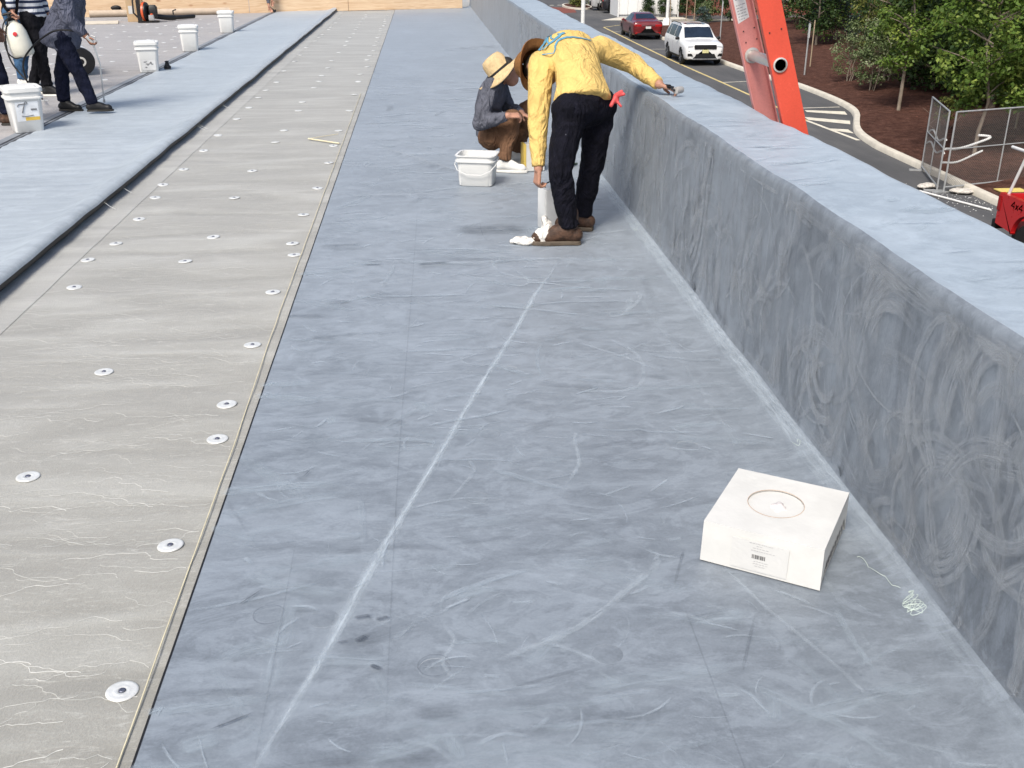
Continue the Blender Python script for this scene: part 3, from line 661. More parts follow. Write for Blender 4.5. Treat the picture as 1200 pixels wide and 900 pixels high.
def footwear(pr, org, ank, toe, z0, mu, msole, s=1., boot=False, name='shoe'):
    ank, toe = V(ank), V(toe); d = toe - ank; d.z = 0; d.normalize(); heel = V((ank.x, ank.y, z0)) - d * .065 * s; tp = heel + d * .275 * s; sd = V((-d.y, d.x, 0))
    pr_ = [('c', heel + d * .055 * s + V((0, 0, .055 * s)), .042 * s, heel + d * .03 * s + V((0, 0, .05 * s)), .042 * s), ('c', heel + d * .08 * s + V((0, 0, .06 * s)), .044 * s, heel + d * .17 * s + V((0, 0, .045 * s)), .04 * s),
           ('c', heel + d * .17 * s + V((0, 0, .042 * s)), .041 * s, heel + d * .235 * s + V((0, 0, .034 * s)), .032 * s), ('c', heel + d * .065 * s + V((0, 0, .06 * s)), .046 * s, ank + V((0, 0, (.07 if boot else .0) * s)), .05 * s if boot else .044 * s)]
    pr_ += [('c', ank - V((0, 0, .01)), .046 * s, heel + d * .16 * s + V((0, 0, .055 * s)), .038 * s), ('e', heel + d * .225 * s + V((0, 0, .036 * s)), (.038 * s,) * 3)]
    o = soft(name, pr_, .007, mu, pr, org, 2)
    st_ = [(-.0, .024), (.02, .036), (.08, .034), (.15, .042), (.2, .046), (.25, .036), (.277, .014)]
    low = [heel + d * a * s + sd * w_ * s for a, w_ in st_] + [heel + d * a * s - sd * w_ * s for a, w_ in st_[::-1]]
    b = MB(); b.rings([[p - V(org) + V((0, 0, .001)) for p in low], [p - V(org) + V((0, 0, .017 * s)) for p in low], [p - V(org) - (p - heel - d * .13).normalized() * .008 + V((0, 0, .022 * s)) for p in low]])
    b.build('sole', msole, o)
    lc = MB()
    for k in range(4):
        a = heel + d * (.10 + .022 * k) * s + V((0, 0, (.098 - .009 * k) * s)) - V(org); lc.tube([a - sd * .022 * s - V((0, 0, .006)), a + V((0, 0, .004)), a + sd * .022 * s - V((0, 0, .006))], .0035 * s, 5)
    lc.build('laces', mat('lace', (.35, .33, .3)) if boot else msole, o)
    return o
def person(label, J, kit, org, vox=.011, s=.95, group='roofers at work'):
    J = {k: (V(v) if not isinstance(v[0], (tuple, list)) else v) for k, v in J.items()}
    org = V(org); P_ = root('person', org, label, 'person', group)
    shc = (J['shL'] + J['shR']) / 2; hpc = (J['hipL'] + J['hipR']) / 2
    sdS = (J['shR'] - J['shL']).normalized(); sdH = (J['hipR'] - J['hipL']).normalized()
    up, face = J['up'].normalized(), J['face'].normalized(); face = (face - up * face.dot(up)).normalized(); ear = face.cross(up)
    Hm = Matrix((ear, face, up)).transposed(); hd = J['head']
    def torso(k, hem=0., puff=0.):
        pts = [(J['pel'], sdH, .150, .115), (J['mid'], (sdS + sdH).normalized(), .142 + puff * .3, .105 + puff * .4), (J['chest'], sdS, .168, .118), (shc * .7 + J['neck'] * .3, sdS, .165, .09), (shc * .25 + J['neck'] * .75, sdS, .085, .07), (J['neck'], sdS, .058, .058)]
        if hem: d0 = (J['pel'] - J['mid']).normalized(); pts = [(J['pel'] + d0 * hem + V(kit.get('hemshift', (0, 0, 0))), sdH, .168 + puff, .135 + puff)] + [(J['pel'] + d0 * hem * .3, sdH, .163 + puff, .13 + puff)] + pts[1:]
        out = []
        for i, (c, sd, a, b_) in enumerate(pts):
            t = (pts[min(i + 1, len(pts) - 1)][0] - pts[max(i - 1, 0)][0]).normalized(); sd = (sd - t * sd.dot(t)).normalized(); fr = sd.cross(t); out.append((c, sd * a * s * k, fr * b_ * s * k))
        return ('l', out)
    # one continuous body
    B = [torso(.86), ('c', J['neck'] - (hd - J['neck']) * .2, .052 * s, hd, .048 * s), ('e', hd + up * .022 * s - face * .01, (.073 * s, .092 * s, .098 * s), Hm), ('e', hd - up * .055 * s + face * .03 * s, (.052 * s, .058 * s, .058 * s), Hm),
         ('c', hd + face * .078 * s + up * .0, .008, hd + face * .092 * s - up * .026 * s, .0105), ('e', hd + face * .075 * s - up * .066 * s, (.024, .012, .010), Hm), ('e', hd + face * .072 * s + up * .022 * s, (.05, .014, .010), Hm)]
    for q in (-1, 1): B.append(('e', hd + ear * q * .074 * s - up * .012, (.008, .022, .033), Hm))
    for q, sg in (('L', -1), ('R', 1)):
        B += [('c', J['sh' + q], .054 * s, J['el' + q], .042 * s), ('c', J['el' + q], .042 * s, J['wr' + q], .028 * s), ('c', J['hip' + q], .08 * s, J['knee' + q], .056 * s), ('c', J['knee' + q], .056 * s, J['ank' + q], .038 * s), ('c', hpc, .1 * s, J['hip' + q], .09 * s)]
        hh = J['hand' + q]; hand(B, J['wr' + q], hh[0], hh[1], hh[2][0], s, hh[2][1])
    soft('body', B, kit.get('bvox', .0075), kit.get('skin', M_skin), P_, org, 2)
    for q in (-1, 1):
        ey = MB(); ey.lathe([(.0105 * math.sin(t), -.0105 * math.cos(t)) for t in np.linspace(.1, 3.04, 7)], 10, Matrix.Translation(hd - org + face * .078 * s + ear * q * .03 * s + up * .006)); ey.build('eye', mat('eye_dark', (.05, .04, .035), .2), P_)
    hr = [('e', hd + up * .035 * s - face * .018 * s, (.080 * s, .092 * s, .092 * s), Hm), ('e', hd - up * .02 * s - face * .055 * s, (.064 * s, .045 * s, .07 * s), Hm)]
    soft('hair', hr, .01, kit.get('hair', M_hair), P_, org, 2, .008, .03)
    # clothes
    pf = kit.get('puff', .012); S = [torso(1.0, kit.get('hem', .06), pf)]
    for q in 'LR':
        a, e_, w_ = J['sh' + q], J['el' + q], J['wr' + q]; f = kit.get('sleeve', .96)
        S += [('c', shc * .35 + a * .65, .075 * s, a, .072 * s), ('c', a, (.073 + pf * .4) * s, e_, (.058 + pf * .3) * s), ('c', e_, (.058 + pf * .3) * s, e_ + (w_ - e_) * f, .041 * s, True)]
        mid_ = e_ + (w_ - e_) * .55; S.append(('e', mid_, (.055 * s,) * 3))
    sh_ = soft('shirt', S, vox, kit['shirt'], P_, org, 4, kit.get('fold', .03), .085)
    T = [('e', J['pel'] - (J['mid'] - J['pel']).normalized() * .02, (.155 * s, .125 * s, .13 * s), Matrix((sdH, (J['mid'] - J['pel']).normalized().cross(sdH), (J['mid'] - J['pel']).normalized())).transposed()), ('c', J['hipL'], .112 * s, J['hipR'], .112 * s)]
    tw = kit.get('leg', 1.)
    for q in 'LR':
        h_, k_, a = J['hip' + q], J['knee' + q], J['ank' + q]; f = kit.get('cuff', 1.0)
        T += [('c', h_, .105 * s * tw, k_, .076 * s * tw), ('c', k_, .076 * s * tw, a + (k_ - a) * .12, .064 * s * tw, False), ('c', a + (k_ - a) * .15, .064 * s * tw, a + (a - k_) * (f - 1) * .5, .066 * s * tw, True), ('c', hpc, .11 * s, h_, .105 * s)]
    soft('trousers', T, vox, kit['trousers'], P_, org, 4, kit.get('tfold', .03), .075)
    for q in 'LR': footwear(P_, org, J['ank' + q], J['toe' + q], J.get('z' + q, V((0, 0, kit.get('z0', .012)))).z, kit['shoe'], kit['sole'], s * (1.12 if kit.get('boot') else .95), kit.get('boot', False), 'boot' if kit.get('boot') else 'shoe')
    return P_, sh_
def hat(P_, org, c, up, m, mu, rb=.2, name='straw_hat', crown=.115):
    b = MB(); Mx = frame(V(c) - V(org), up)
    rs = []
    for r_, z, wv in ((rb, -.030, 1), (rb + .002, -.024, 1), (rb * .8, -.008, .7), (.108, .0, .2), (.098, .02, 0), (.093, crown * .7, 0), (.074, crown * .95, 0), (.035, crown * 1.02, 0), (.004, crown, 0)):
        rs.append([Mx @ V((r_ * 1.06 * math.cos(t), r_ * math.sin(t) * .96, z - .03 * wv * (math.cos(2 * t)) * (r_ / rb) ** 2)) for t in np.linspace(0, 2 * math.pi, 40, endpoint=False)])
    b.rings(rs, True, 0, False); o = b.build(name, m, P_, angle=80)
    u = MB(); rs2 = [[Mx @ V((r_ * 1.06 * math.cos(t), r_ * math.sin(t) * .96, z - .03 * wv * (math.cos(2 * t)) * (r_ / rb) ** 2 - .006)) for t in np.linspace(0, 2 * math.pi, 40, endpoint=False)] for r_, z, wv in ((rb + .003, -.028, 1), (rb * .8, -.008, .7), (.108, 0, .2), (.09, .03, 0))]
    u.rings(rs2, True, 0, False); u.build('brim_lining', mu, o, angle=80)
    bb = MB(); bb.lathe([(.1065, .002), (.1035, .022)], 32, Mx @ Matrix.Diagonal((1.05, .97, 1, 1)), cap=False); bb.build('hat_band', mu, o)
    return o
def straw(name, c):
    m, nt, b = newmat(name, .8, .2)
    wv = NN(nt, 'TexWave', {'Vector': coords(nt, (1, 1, 1)), 'Scale': 55, 'Distortion': 3, 'Detail': 2}).outputs[0]; n = noisev(nt, coords(nt), 40, 5, .7)
    f = mth(nt, 'MULTIPLY_ADD', wv, .4, mth(nt, 'MULTIPLY', n, .7)); nt.links.new(ramp(nt, f, [(.3, tuple(x * .55 for x in c)), (.75, tuple(min(1, x * 1.25) for x in c))]), b.inputs['Base Color']); bump(nt, b, f, .5, .01); return m
C_yel = cloth('yellow_jersey', (.66, .46, .16), .14, .55, 7); C_blk = cloth('black_denim', (.006, .006, .011), .5, .6, 14, spots=(.16, .17, .2)); C_grey = cloth('grey_jersey', (.105, .11, .135), .25, .7, 10)
C_brown = cloth('brown_canvas', (.155, .085, .05), .25, .6); C_navy = cloth('navy_hoodie', (.10, .108, .15), .2, .8, 8); C_dark = cloth('black_trousers', (.008, .008, .011), .4, .5); C_jean = cloth('blue_jeans', (.045, .10, .19), .3, .6, 12)
C_strp = cloth('striped_jersey', (.60, .62, .66), .1, .3, 9, (17, (.03, .04, .08))); C_nv2 = cloth('navy_trousers', (.008, .010, .024), .4, .5, 10)
L_brown = mat('brown_leather', (.075, .04, .025), .5, .35, var=.6, scale=30, bmp=.5); L_black = mat('black_shoe', (.01, .01, .011), .5, .4, var=.4); L_white = mat('white_trainer', (.74, .73, .70), .5, .3, var=.08)
So_blk = mat('black_sole', (.025, .023, .02), .7); So_wht = mat('white_sole', (.7, .69, .65), .6); So_tan = mat('tan_sole', (.09, .07, .05), .7, var=.4, scale=30)
H_straw = straw('pale_straw', (.66, .49, .27)); H_brown = straw('brown_straw', (.26, .12, .04)); H_blk = mat('black_ribbon', (.012, .012, .014), .8)

# 1 the worker bending over the parapet
J1 = dict(pel=(.885, 5.80, .80), mid=(.862, 5.92, .955), chest=(.825, 6.07, 1.035), neck=(.735, 6.28, 1.0), head=(.69, 6.37, .895), up=(-.4, .7, -.3), face=(-.35, .1, -.9),
          shL=(.665, 5.98, .965), shR=(1.04, 6.22, 1.02), elL=(.632, 5.83, .67), wrL=(.628, 5.74, .425), elR=(1.245, 6.27, .93), wrR=(1.365, 6.06, .835),
          hipL=(.795, 5.70, .745), hipR=(.985, 5.88, .745), kneeL=(.735, 5.62, .44), kneeR=(.955, 5.88, .41), ankL=(.795, 5.645, .115), ankR=(.915, 5.95, .11), toeL=(.60, 5.66, 0), toeR=(.72, 6.02, 0),
          handL=((-.1, -.05, -1), (.8, .3, 0), (1.0, -1)), handR=((.8, -.15, -.25), (-.1, 0, -1), (.75, 1)))
o1 = (.86, 5.8, .012)
W1, shirt1 = person('person in a yellow long-sleeved shirt and black trousers bending over the parapet', J1, dict(shirt=C_yel, trousers=C_blk, shoe=L_brown, sole=So_tan, boot=True, hem=.035, puff=.018, hemshift=(-.02, .06, .02), bvox=.0055, leg=.96, tfold=.022, fold=.011, z0=.012), o1, .009)
hat(W1, o1, (.677, 6.42, .91), (-.50, .72, -.02), H_brown, H_brown, .16)
# print across the shoulders
pr = MB()
def on_shirt(p):
    ok, loc, nr, _ = shirt1.closest_point_on_mesh(V(p) - V(o1)); return loc + nr * .005
def stroke(pts, wd):
    q = [on_shirt(p) for p in pts]; nq = len(q); rows = []
    for i in range(nq):
        t = (q[min(i + 1, nq - 1)] - q[max(i - 1, 0)]).normalized(); n_ = shirt1.closest_point_on_mesh(q[i])[2]; s_ = n_.cross(t).normalized() * wd * (.35 + .65 * math.sin(math.pi * (i + .5) / nq)); rows.append([q[i] + s_, q[i] - s_])
    pr.rings(rows, False, 0, False)
def back(u, v): return V((.735, 6.26, 1.16)) + V((.84, .52, 0)) * u + V((.25, -.8, -.25)) * v      # u across the shoulders, v down the back
for v0, a, wd in ((.20, .02, .016), (.27, .016, .009), (.33, .02, .007)):
    stroke([back(-.20 + .34 * t, v0 + .07 * (t - .4) ** 2 + a * math.sin(t * 9 + v0 * 40)) for t in np.linspace(0, 1, 30)], wd)
for k in range(6): stroke([back(-.17 + .05 * k + .02 * math.sin(t * 6), .19 + .08 * t) for t in np.linspace(0, 1, 8)], .006)
pr.build('shirt_print', mat('print_blue', (.09, .25, .36), .8, var=.3, scale=30), shirt1)
# red gloves hanging from his back pocket, a scrap of white
gl = soft('work_glove', [('e', (1.06, 5.77, .80), (.02, .014, .032), None), ('c', (1.06, 5.765, .82), .011, (1.085, 5.75, .842), .009), ('c', (1.065, 5.765, .815), .011, (1.10, 5.745, .825), .009), ('c', (1.06, 5.76, .79), .009, (1.085, 5.745, .76), .008), ('c', (1.05, 5.76, .80), .011, (1.03, 5.75, .765), .012)], .006, mat('red_rubber', (.62, .08, .08), .5), None, (0, 0, 0), 2)
tag(gl, 'pair of red rubber gloves stuffed in the bending worker back pocket', 'gloves')
soft('pocket_rag', [('e', (.86, 5.655, .76), (.022, .012, .014), None), ('c', (.82, 5.64, .775), .006, (.85, 5.65, .765), .007)], .005, M_white, W1, V(o1), 1)
# hand roller pressed on the coping
hrl = root('seam_roller', (1.45, 6.0, .795), 'small black seam roller under the hand on the parapet top', 'roller', rz=-.9)
b = MB(); b.lathe([(.0, -.028), (.019, -.027), (.02, -.02), (.02, .02), (.019, .027), (.0, .028)], 18, frame((.035, -.02, .021), (0, 1, 0))); b.build('wheel', mat('roller_grey', (.35, .34, .33), .5), hrl)
b = MB(); b.tube([(.035, -.055, .021), (.01, -.055, .03), (-.005, -.02, .034), (-.06, -.02, .034)], .006, 6); b.tube([(-.03, -.02, .034), (-.10, -.0, .03)], .012, 8); b.build('handle', M_black, hrl)
# rag draped at his boot
rg = soft('white_rag', [('e', (.58, 5.67, .026), (.11, .045, .022), None), ('e', (.53, 5.68, .03), (.06, .04, .024), None), ('e', (.64, 5.66, .055), (.07, .04, .045), Matrix.Rotation(-.7, 3, 'Y')), ('e', (.675, 5.68, .105), (.030, .04, .07), Matrix.Rotation(-.45, 3, 'Y')), ('e', (.49, 5.69, .022), (.035, .03, .012), None)], .007, cloth('white_cotton', (.76, .73, .68), .06, .7, 14), None, (0, 0, 0), 3, .03, .05)
tag(rg, 'crumpled white cotton rag lying against the brown boot', 'rag')

# 2 the crouching worker
J2 = dict(pel=(.50, 7.86, .30), mid=(.475, 7.85, .44), chest=(.505, 7.84, .565), neck=(.575, 7.82, .665), head=(.618, 7.79, .715), up=(-.05, -.05, .95), face=(.85, -.12, -.45),
          shL=(.55, 8.00, .625), shR=(.49, 7.68, .63), elL=(.64, 7.98, .43), wrL=(.72, 7.80, .42), elR=(.395, 7.62, .375), wrR=(.60, 7.55, .44), hipL=(.54, 7.98, .26), hipR=(.49, 7.76, .255), kneeL=(.80, 7.98, .43), kneeR=(.655, 7.70, .405),
          ankL=(.70, 7.97, .10), ankR=(.575, 7.66, .10), toeL=(.95, 7.98, 0), toeR=(.80, 7.60, 0), handL=((.7, -.5, -.3), (0, -.2, -1), (.8, -1)), handR=((.95, .1, .0), (0, .4, -1), (.9, 1)))
o2 = (.58, 7.8, .012)
W2, _ = person('person in a straw hat, grey top and brown trousers crouching by the parapet', J2, dict(shirt=C_grey, trousers=C_brown, shoe=L_white, sole=So_wht, hem=.03, puff=.006, bvox=.006, fold=.022, tfold=.025, leg=.92), o2, .009, .90)
hat(W2, o2, (.565, 7.79, .722), (-.62, .13, .77), H_straw, H_blk, .205, crown=.13)
tag(soft('pencil_box', [('e', (1.09, 7.83, .03), (.05, .03, .018), None), ('c', (1.06, 7.80, .02), .012, (1.16, 7.88, .02), .01)], .006, mat('dark_green_plastic', (.03, .05, .04), .5), None, (0, 0, 0), 2), 'small dark cutter tool lying by the parapet foot', 'tool')

# 3 hooded worker with the spray wand
J3 = dict(pel=(-3.50, 10.84, .78), mid=(-3.44, 10.81, .94), chest=(-3.36, 10.78, 1.10), neck=(-3.27, 10.74, 1.30), head=(-3.20, 10.72, 1.42), up=(.3, 0, .95), face=(.8, -.1, -.5),
          shL=(-3.32, 10.95, 1.24), shR=(-3.36, 10.57, 1.22), elL=(-3.36, 11.02, .98), wrL=(-3.38, 11.05, .80), elR=(-3.31, 10.52, .94), wrR=(-3.195, 10.56, .77), hipL=(-3.47, 10.94, .74), hipR=(-3.49, 10.74, .74),
          kneeL=(-3.60, 10.96, .39), kneeR=(-3.36, 10.74, .40), ankL=(-3.615, 10.93, .125), ankR=(-3.275, 10.72, .125), toeL=(-3.30, 10.86, 0), toeR=(-3.0, 10.74, 0), zL=(0, 0, .026), zR=(0, 0, .048), handL=((.8, -.2, -.5), (0, -.4, -1), (.8, -1)), handR=((.5, 0, -.8), (.5, .3, .3), (.9, 1)))
o3 = (-3.45, 10.84, .025)
W3, _ = person('person in a loose navy hooded top holding a white spray wand', J3, dict(shirt=C_navy, trousers=C_nv2, shoe=L_black, sole=So_blk, hem=.11, puff=.055, bvox=.009, fold=.05, leg=.98, skin=mat('skin_tan', (.30, .145, .09), .55, .35, var=.14, scale=22)), o3, .012)
soft('hood', [('e', (-3.36, 10.74, 1.30), (.10, .12, .09), None)], .012, C_navy, W3, V(o3), 3, .03, .08)
wd = root('spray_wand', (-3.17, 10.57, .02), 'white spray wand with trigger handle held over the sheet edge', 'sprayer wand')
def rel(p, o): return tuple(V(p) - V(o))
b = MB(); b.tube([rel((-3.135, 10.55, .72), wd.location), rel((-3.14, 10.7, .5), wd.location), rel((-3.30, 11.2, .1), wd.location)], [.010, .008, .006], 8); b.build('tube', M_white, wd)
b = MB(); b.tube([rel((-3.175, 10.53, .77), wd.location), rel((-3.135, 10.55, .715), wd.location)], .018, 10); b.tube([rel((-3.14, 10.55, .775), wd.location), rel((-3.105, 10.55, .765), wd.location), rel((-3.10, 10.56, .71), wd.location)], .007, 6); b.build('trigger', mat('grey_plastic', (.5, .5, .49)), wd)
b = MB(); b.lathe([(.004, 0), (.012, .004), (.012, .03), (.006, .034)], 10, frame(rel((-3.30, 11.2, .065), wd.location), (0, 0, 1))); b.build('nozzle', mat('grey_plastic', (.5, .5, .49)), wd)

# 4 worker in striped shirt carrying the tank; 5 jeans; 6 dark at the left
def standing(x, y, hx, hy, z0=.014, spread=.1, arms=None):
    f = V((hx, hy, 0)).normalized(); s_ = V((f.y, -f.x, 0)); c = V((x, y, 0)); J = {}
    def at(a, b_, z): return tuple(c + f * a + s_ * b_ + V((0, 0, z)))
    J.update(pel=at(0, 0, .87), mid=at(.01, 0, 1.03), chest=at(.02, 0, 1.20), neck=at(.03, 0, 1.40), head=at(.06, 0, 1.53), up=(f.x * .12, f.y * .12, 1), face=tuple(f + V((0, 0, -.25))))
    for q, g in (('L', -1), ('R', 1)):
        st = .12 * g; J.update({'sh' + q: at(.02, g * .19, 1.33), 'el' + q: at(-.01, g * .23, 1.07), 'wr' + q: at(.07, g * .22, .86), 'hip' + q: at(0, g * .085, .83), 'knee' + q: at(.03 + st * .5, g * spread, .46), 'ank' + q: at(st, g * (spread + .01), .125), 'toe' + q: at(st + .3, g * (spread + .03), 0), 'hand' + q: (tuple(f * .2 + V((0, 0, -1))), tuple(-s_ * g), (.5, g))})
    if arms: J.update(arms)
    return J
J4 = standing(-4.23, 12.25, .9, -.1, arms=dict(elR=(-4.36, 12.02, 1.06), wrR=(-4.34, 12.0, .93), handR=((.1, 0, -1), (.6, 0, 0), (1.2, 1))))
J4.update(ankR=(-4.17, 12.16, .125), kneeR=(-4.19, 12.15, .46), ankL=(-4.40, 12.4, .125), toeR=(-3.9, 12.14, 0))
W4, _ = person('person in a white and navy striped shirt and black trousers carrying the spray tank', J4, dict(shirt=C_strp, trousers=C_dark, shoe=L_black, sole=So_wht, hem=.02, z0=.014), (-4.25, 12.25, .014), .013)
J5 = standing(-4.66, 12.95, .95, -.15); J5.update(ankR=(-4.66, 12.82, .125), kneeR=(-4.66, 12.83, .47), toeR=(-4.35, 12.80, 0))
W5, _ = person('person in blue jeans and white trainers standing behind the spray tank', J5, dict(shirt=C_dark, trousers=C_jean, shoe=L_white, sole=So_wht, z0=.014), (-4.66, 12.9, .014), .013)
s5 = MB()
for k in range(3): s5.box((-4.55 + k * .035, 12.762, .045), (-4.537 + k * .035, 12.766, .085))
J6 = standing(-4.0, 10.24, .95, .1); J6.update(ankR=(-3.90, 10.16, .125), kneeR=(-3.89, 10.14, .46))
W6, _ = person('person in dark navy trousers and brown shoes standing behind the bucket marked 7', J6, dict(shirt=C_nv2, trousers=C_nv2, shoe=L_brown, sole=So_blk, z0=.014), (-4.05, 10.22, .014), .013)
# 7 arm reaching over the plywood
J7 = dict(pel=(-3.95, 27.25, .84), mid=(-3.88, 27.1, .93), chest=(-3.80, 26.93, .88), neck=(-3.74, 26.76, .78), head=(-3.70, 26.66, .70), up=(.1, -.6, -.4), face=(.1, -.5, -.8), shL=(-3.58, 26.98, .82), shR=(-3.95, 26.84, .80), elL=(-3.52, 26.66, .60), wrL=(-3.55, 26.50, .30), elR=(-3.66, 26.5, .52), wrR=(-3.62, 26.40, .16),
          hipL=(-3.86, 27.28, .80), hipR=(-4.05, 27.22, .80), kneeL=(-3.86, 27.35, .45), kneeR=(-4.06, 27.3, .45), ankL=(-3.86, 27.4, .12), ankR=(-4.06, 27.38, .12), toeL=(-3.8, 27.1, 0), toeR=(-4.0, 27.1, 0), handL=((0, 0, -1), (0, -1, 0), (.4, -1)), handR=((.35, .1, -.7), (.2, -.6, -.1), (.5, 1)))
W7, _ = person('person leaning over the plywood wall with a grey sleeve, hand on the sheet edge', J7, dict(shirt=C_grey, trousers=C_jean, shoe=L_brown, sole=So_blk, bvox=.009, z0=.014, sleeve=.8), (-3.95, 27.3, .012), .013)
rl2 = MB(); rl2.lathe([(0, -.03), (.03, -.029), (.03, .029), (0, .03)], 14, frame((-3.50, 26.42, .07), (.4, 1, 0))); rl2.tube([(-3.50, 26.42, .07), (-3.6, 26.42, .16)], .012, 8)
tag(rl2.build('seam_roller', M_black), 'small black roller in the hand at the plywood wall foot', 'roller')

# --- pump sprayer tank
tk = root('spray_tank', (-4.30, 12.0, .45), 'white pump sprayer tank with a red mark carried by the striped worker', 'sprayer')
Mt = Matrix.Rotation(R(-12), 4, 'Y')
b = MB(); b.lathe([(.03, 0), (.095, .005), (.115, .03), (.118, .12), (.112, .25), (.09, .32), (.05, .36), (.04, .38)], 26, Mt); b.build('tank', mat('milky_plastic', (.72, .71, .62), .4, .4, var=.06), tk)
b = MB(); b.lathe([(.045, .375), (.045, .40), (.02, .405), (.018, .45)], 16, Mt); b.tube([tuple(Mt @ V(p)) for p in ((-.06, 0, .45), (.06, 0, .45))], .014, 8); b.build('pump_handle', M_black, tk)
b = MB(); b.lathe([(.022, .0), (.022, .004), (.005, .005)], 12, frame(tuple(Mt @ V((.03, -.112, .24))), (.2, -1, .1))); b.build('red_mark', mat('red_print', (.6, .04, .05)), tk)
b = MB(); b.tube(resamp([(-.07, -.05, .42), (-.13, -.1, .2), (-.10, -.13, -.05), (.1, -.2, -.3), (.28, -.5, -.38), (.3, -.9, -.15), (.45, -1.25, .12), (.8, -1.42, .36), (1.08, -1.47, .36)], 60), .009, 8); b.build('hose', M_black, tk)
b = MB(); b.tube(resamp([(-.02, -.02, .44), (-.12, -.12, .34), (-.13, -.14, .1), (-.08, -.11, .0), (.0, -.1, .0)], 24), .007, 6); b.build('strap', M_black, tk)
# --- roll of sheet
rr = root('membrane_roll', (-4.35, 14.05, .014), 'short black membrane roll wrapped in white film lying behind the workers', 'roll')
dr_ = (-.40, .92, 0)
b = MB(); b.lathe([(.06, -.002), (.165, -.002), (.17, .01), (.17, .14), (.166, .145)], 32, frame((0, 0, .171), dr_)); b.build('rubber_roll', M_black, rr)
b = MB(); b.lathe([(.1715, .12), (.174, .13), (.174, .9), (.16, .91)], 32, frame((0, 0, .174), dr_), cap=True); b.build('film_wrap', mat('white_film', (.62, .63, .65), .35), rr)
b = MB(); b.lathe([(.036, -.006), (.06, -.006), (.06, .02), (.036, .02)], 24, frame((0, 0, .171), dr_), cap=False); b.build('core', mat('core_tan', (.62, .60, .55)), rr)

# --- by the plywood: tube, box, blower, boards
d31 = V((1, .31, 0)).normalized()
ct = root('cardboard_tube', (-6.0, 25.72, .014), 'long tan cardboard core tube lying along the plywood wall', 'tube')
b = MB(); b.lathe([(.058, 0), (.075, 0), (.075, 3.1), (.058, 3.1)], 24, frame(tuple(-d31 * 1.55 + V((0, 0, .0755))), d31), cap=False); b.build('tube_wall', mat('kraft', (.50, .41, .32), .8, .2, var=.1), ct)
b = MB(); b.lathe([(.0, .03), (.0575, .03), (.0575, .06), (.0, .06)], 20, frame(tuple(-d31 * 1.55 + V((0, 0, .0755))), d31)); b.build('end_plug', M_white, ct)
cb = root('cardboard_box', (-6.12, 23.95, .014), 'tall tan cardboard box standing behind the leaf blower', 'box', rz=.2)
b = MB(); b.box((-.17, -.13, 0), (.17, .13, .48)); b.build('box_body', mat('box_kraft', (.50, .36, .22), .8, .2, var=.08), cb, False, bev=.004)
b = MB(); b.box((-.13, -.1325, .16), (-.01, -.1310, .32)); b.build('label', M_paper, cb, False)
bl = root('backpack_blower', (-5.80, 23.62, .014), 'black and orange backpack leaf blower standing by the cardboard box', 'leaf blower', rz=.15)
M_or = mat('orange_plastic', (.62, .10, .03), .4, .5, var=.1); M_bp = mat('black_plastic', (.015, .015, .016), .45, .4, var=.3)
b = MB(); b.rings([rsq(.42, .30, .05, 0, cx=.02), rsq(.42, .30, .05, .025, cx=.02), rsq(.38, .26, .05, .03, cx=.02)]); b.box((-.19, -.13, .0), (-.12, .13, .62)); b.tube([(-.155, -.10, .55), (-.25, -.11, .45), (-.26, -.11, .2), (-.16, -.10, .08)], .018, 8); b.build('frame', M_bp, bl, bev=0)
b = MB(); b.lathe([(.03, -.05), (.16, -.045), (.185, -.02), (.185, .05), (.15, .07), (.03, .075)], 28, frame((-.04, 0, .215), (1, -.25, 0))); b.build('fan_housing', M_bp, bl)
b = MB(); b.lathe([(.165, -.02), (.198, -.015), (.198, .028), (.165, .032)], 28, frame((-.045, 0, .215), (1, -.25, 0)), cap=False); b.build('orange_ring', M_or, bl)
b = MB(); b.rings([rsq(.16, .2, .03, .09, cx=.13), rsq(.17, .21, .03, .2, cx=.13), rsq(.17, .21, .03, .3, cx=.13), rsq(.12, .15, .03, .345, cx=.12)]); b.build('engine', M_bp, bl)
b = MB(); b.rings([rsq(.11, .07, .02, .05, cx=.09, cy=-.13), rsq(.12, .08, .02, .09, cx=.09, cy=-.13), rsq(.11, .07, .02, .155, cx=.09, cy=-.13)]); b.build('muffler', mat('alu', (.55, .55, .55), .35, .5, .8), bl)
b = MB(); b.lathe([(.02, 0), (.03, .004), (.03, .02), (.01, .03)], 12, frame((.1, -.13, .155), (0, 0, 1))); b.build('fuel_cap', M_or, bl)
b = MB(); b.tube(resamp([(.12, .05, .12), (.25, .12, .10), (.4, .3, .07), (.62, .62, .055), (.9, 1.0, .05)], 40), [.05 + .004 * (i % 2) for i in range(26)] + [.042] * 14, 14); b.build('blower_tube', M_bp, bl)
b = MB(); b.tube([(.5, .46, .12), (.5, .46, .2), (.56, .5, .22)], .015, 8); b.build('grip', M_bp, bl)
bo = root('plywood_offcut', (-6.75, 23.55, .014), 'pale plywood offcut lying flat on the felt by the tube', 'board', rz=.25)
b = MB(); b.box((-.32, -.42, 0), (.34, .36, .018)); b.build('board', mat('pale_ply', (.62, .56, .46), .8, stretch=(1, 8, 1)), bo, False, bev=.002)
tag(soft('black_bag', [('e', (-6.98, 25.66, .085), (.16, .085, .07), None), ('e', (-6.86, 25.70, .08), (.12, .07, .065), None), ('e', (-6.98, 25.66, .20), (.13, .05, .05), None)], .015, M_black, None, (0, 0, 0), 3, .03, .08), 'limp black bag squeezed between the cardboard tube and the plywood', 'bag')

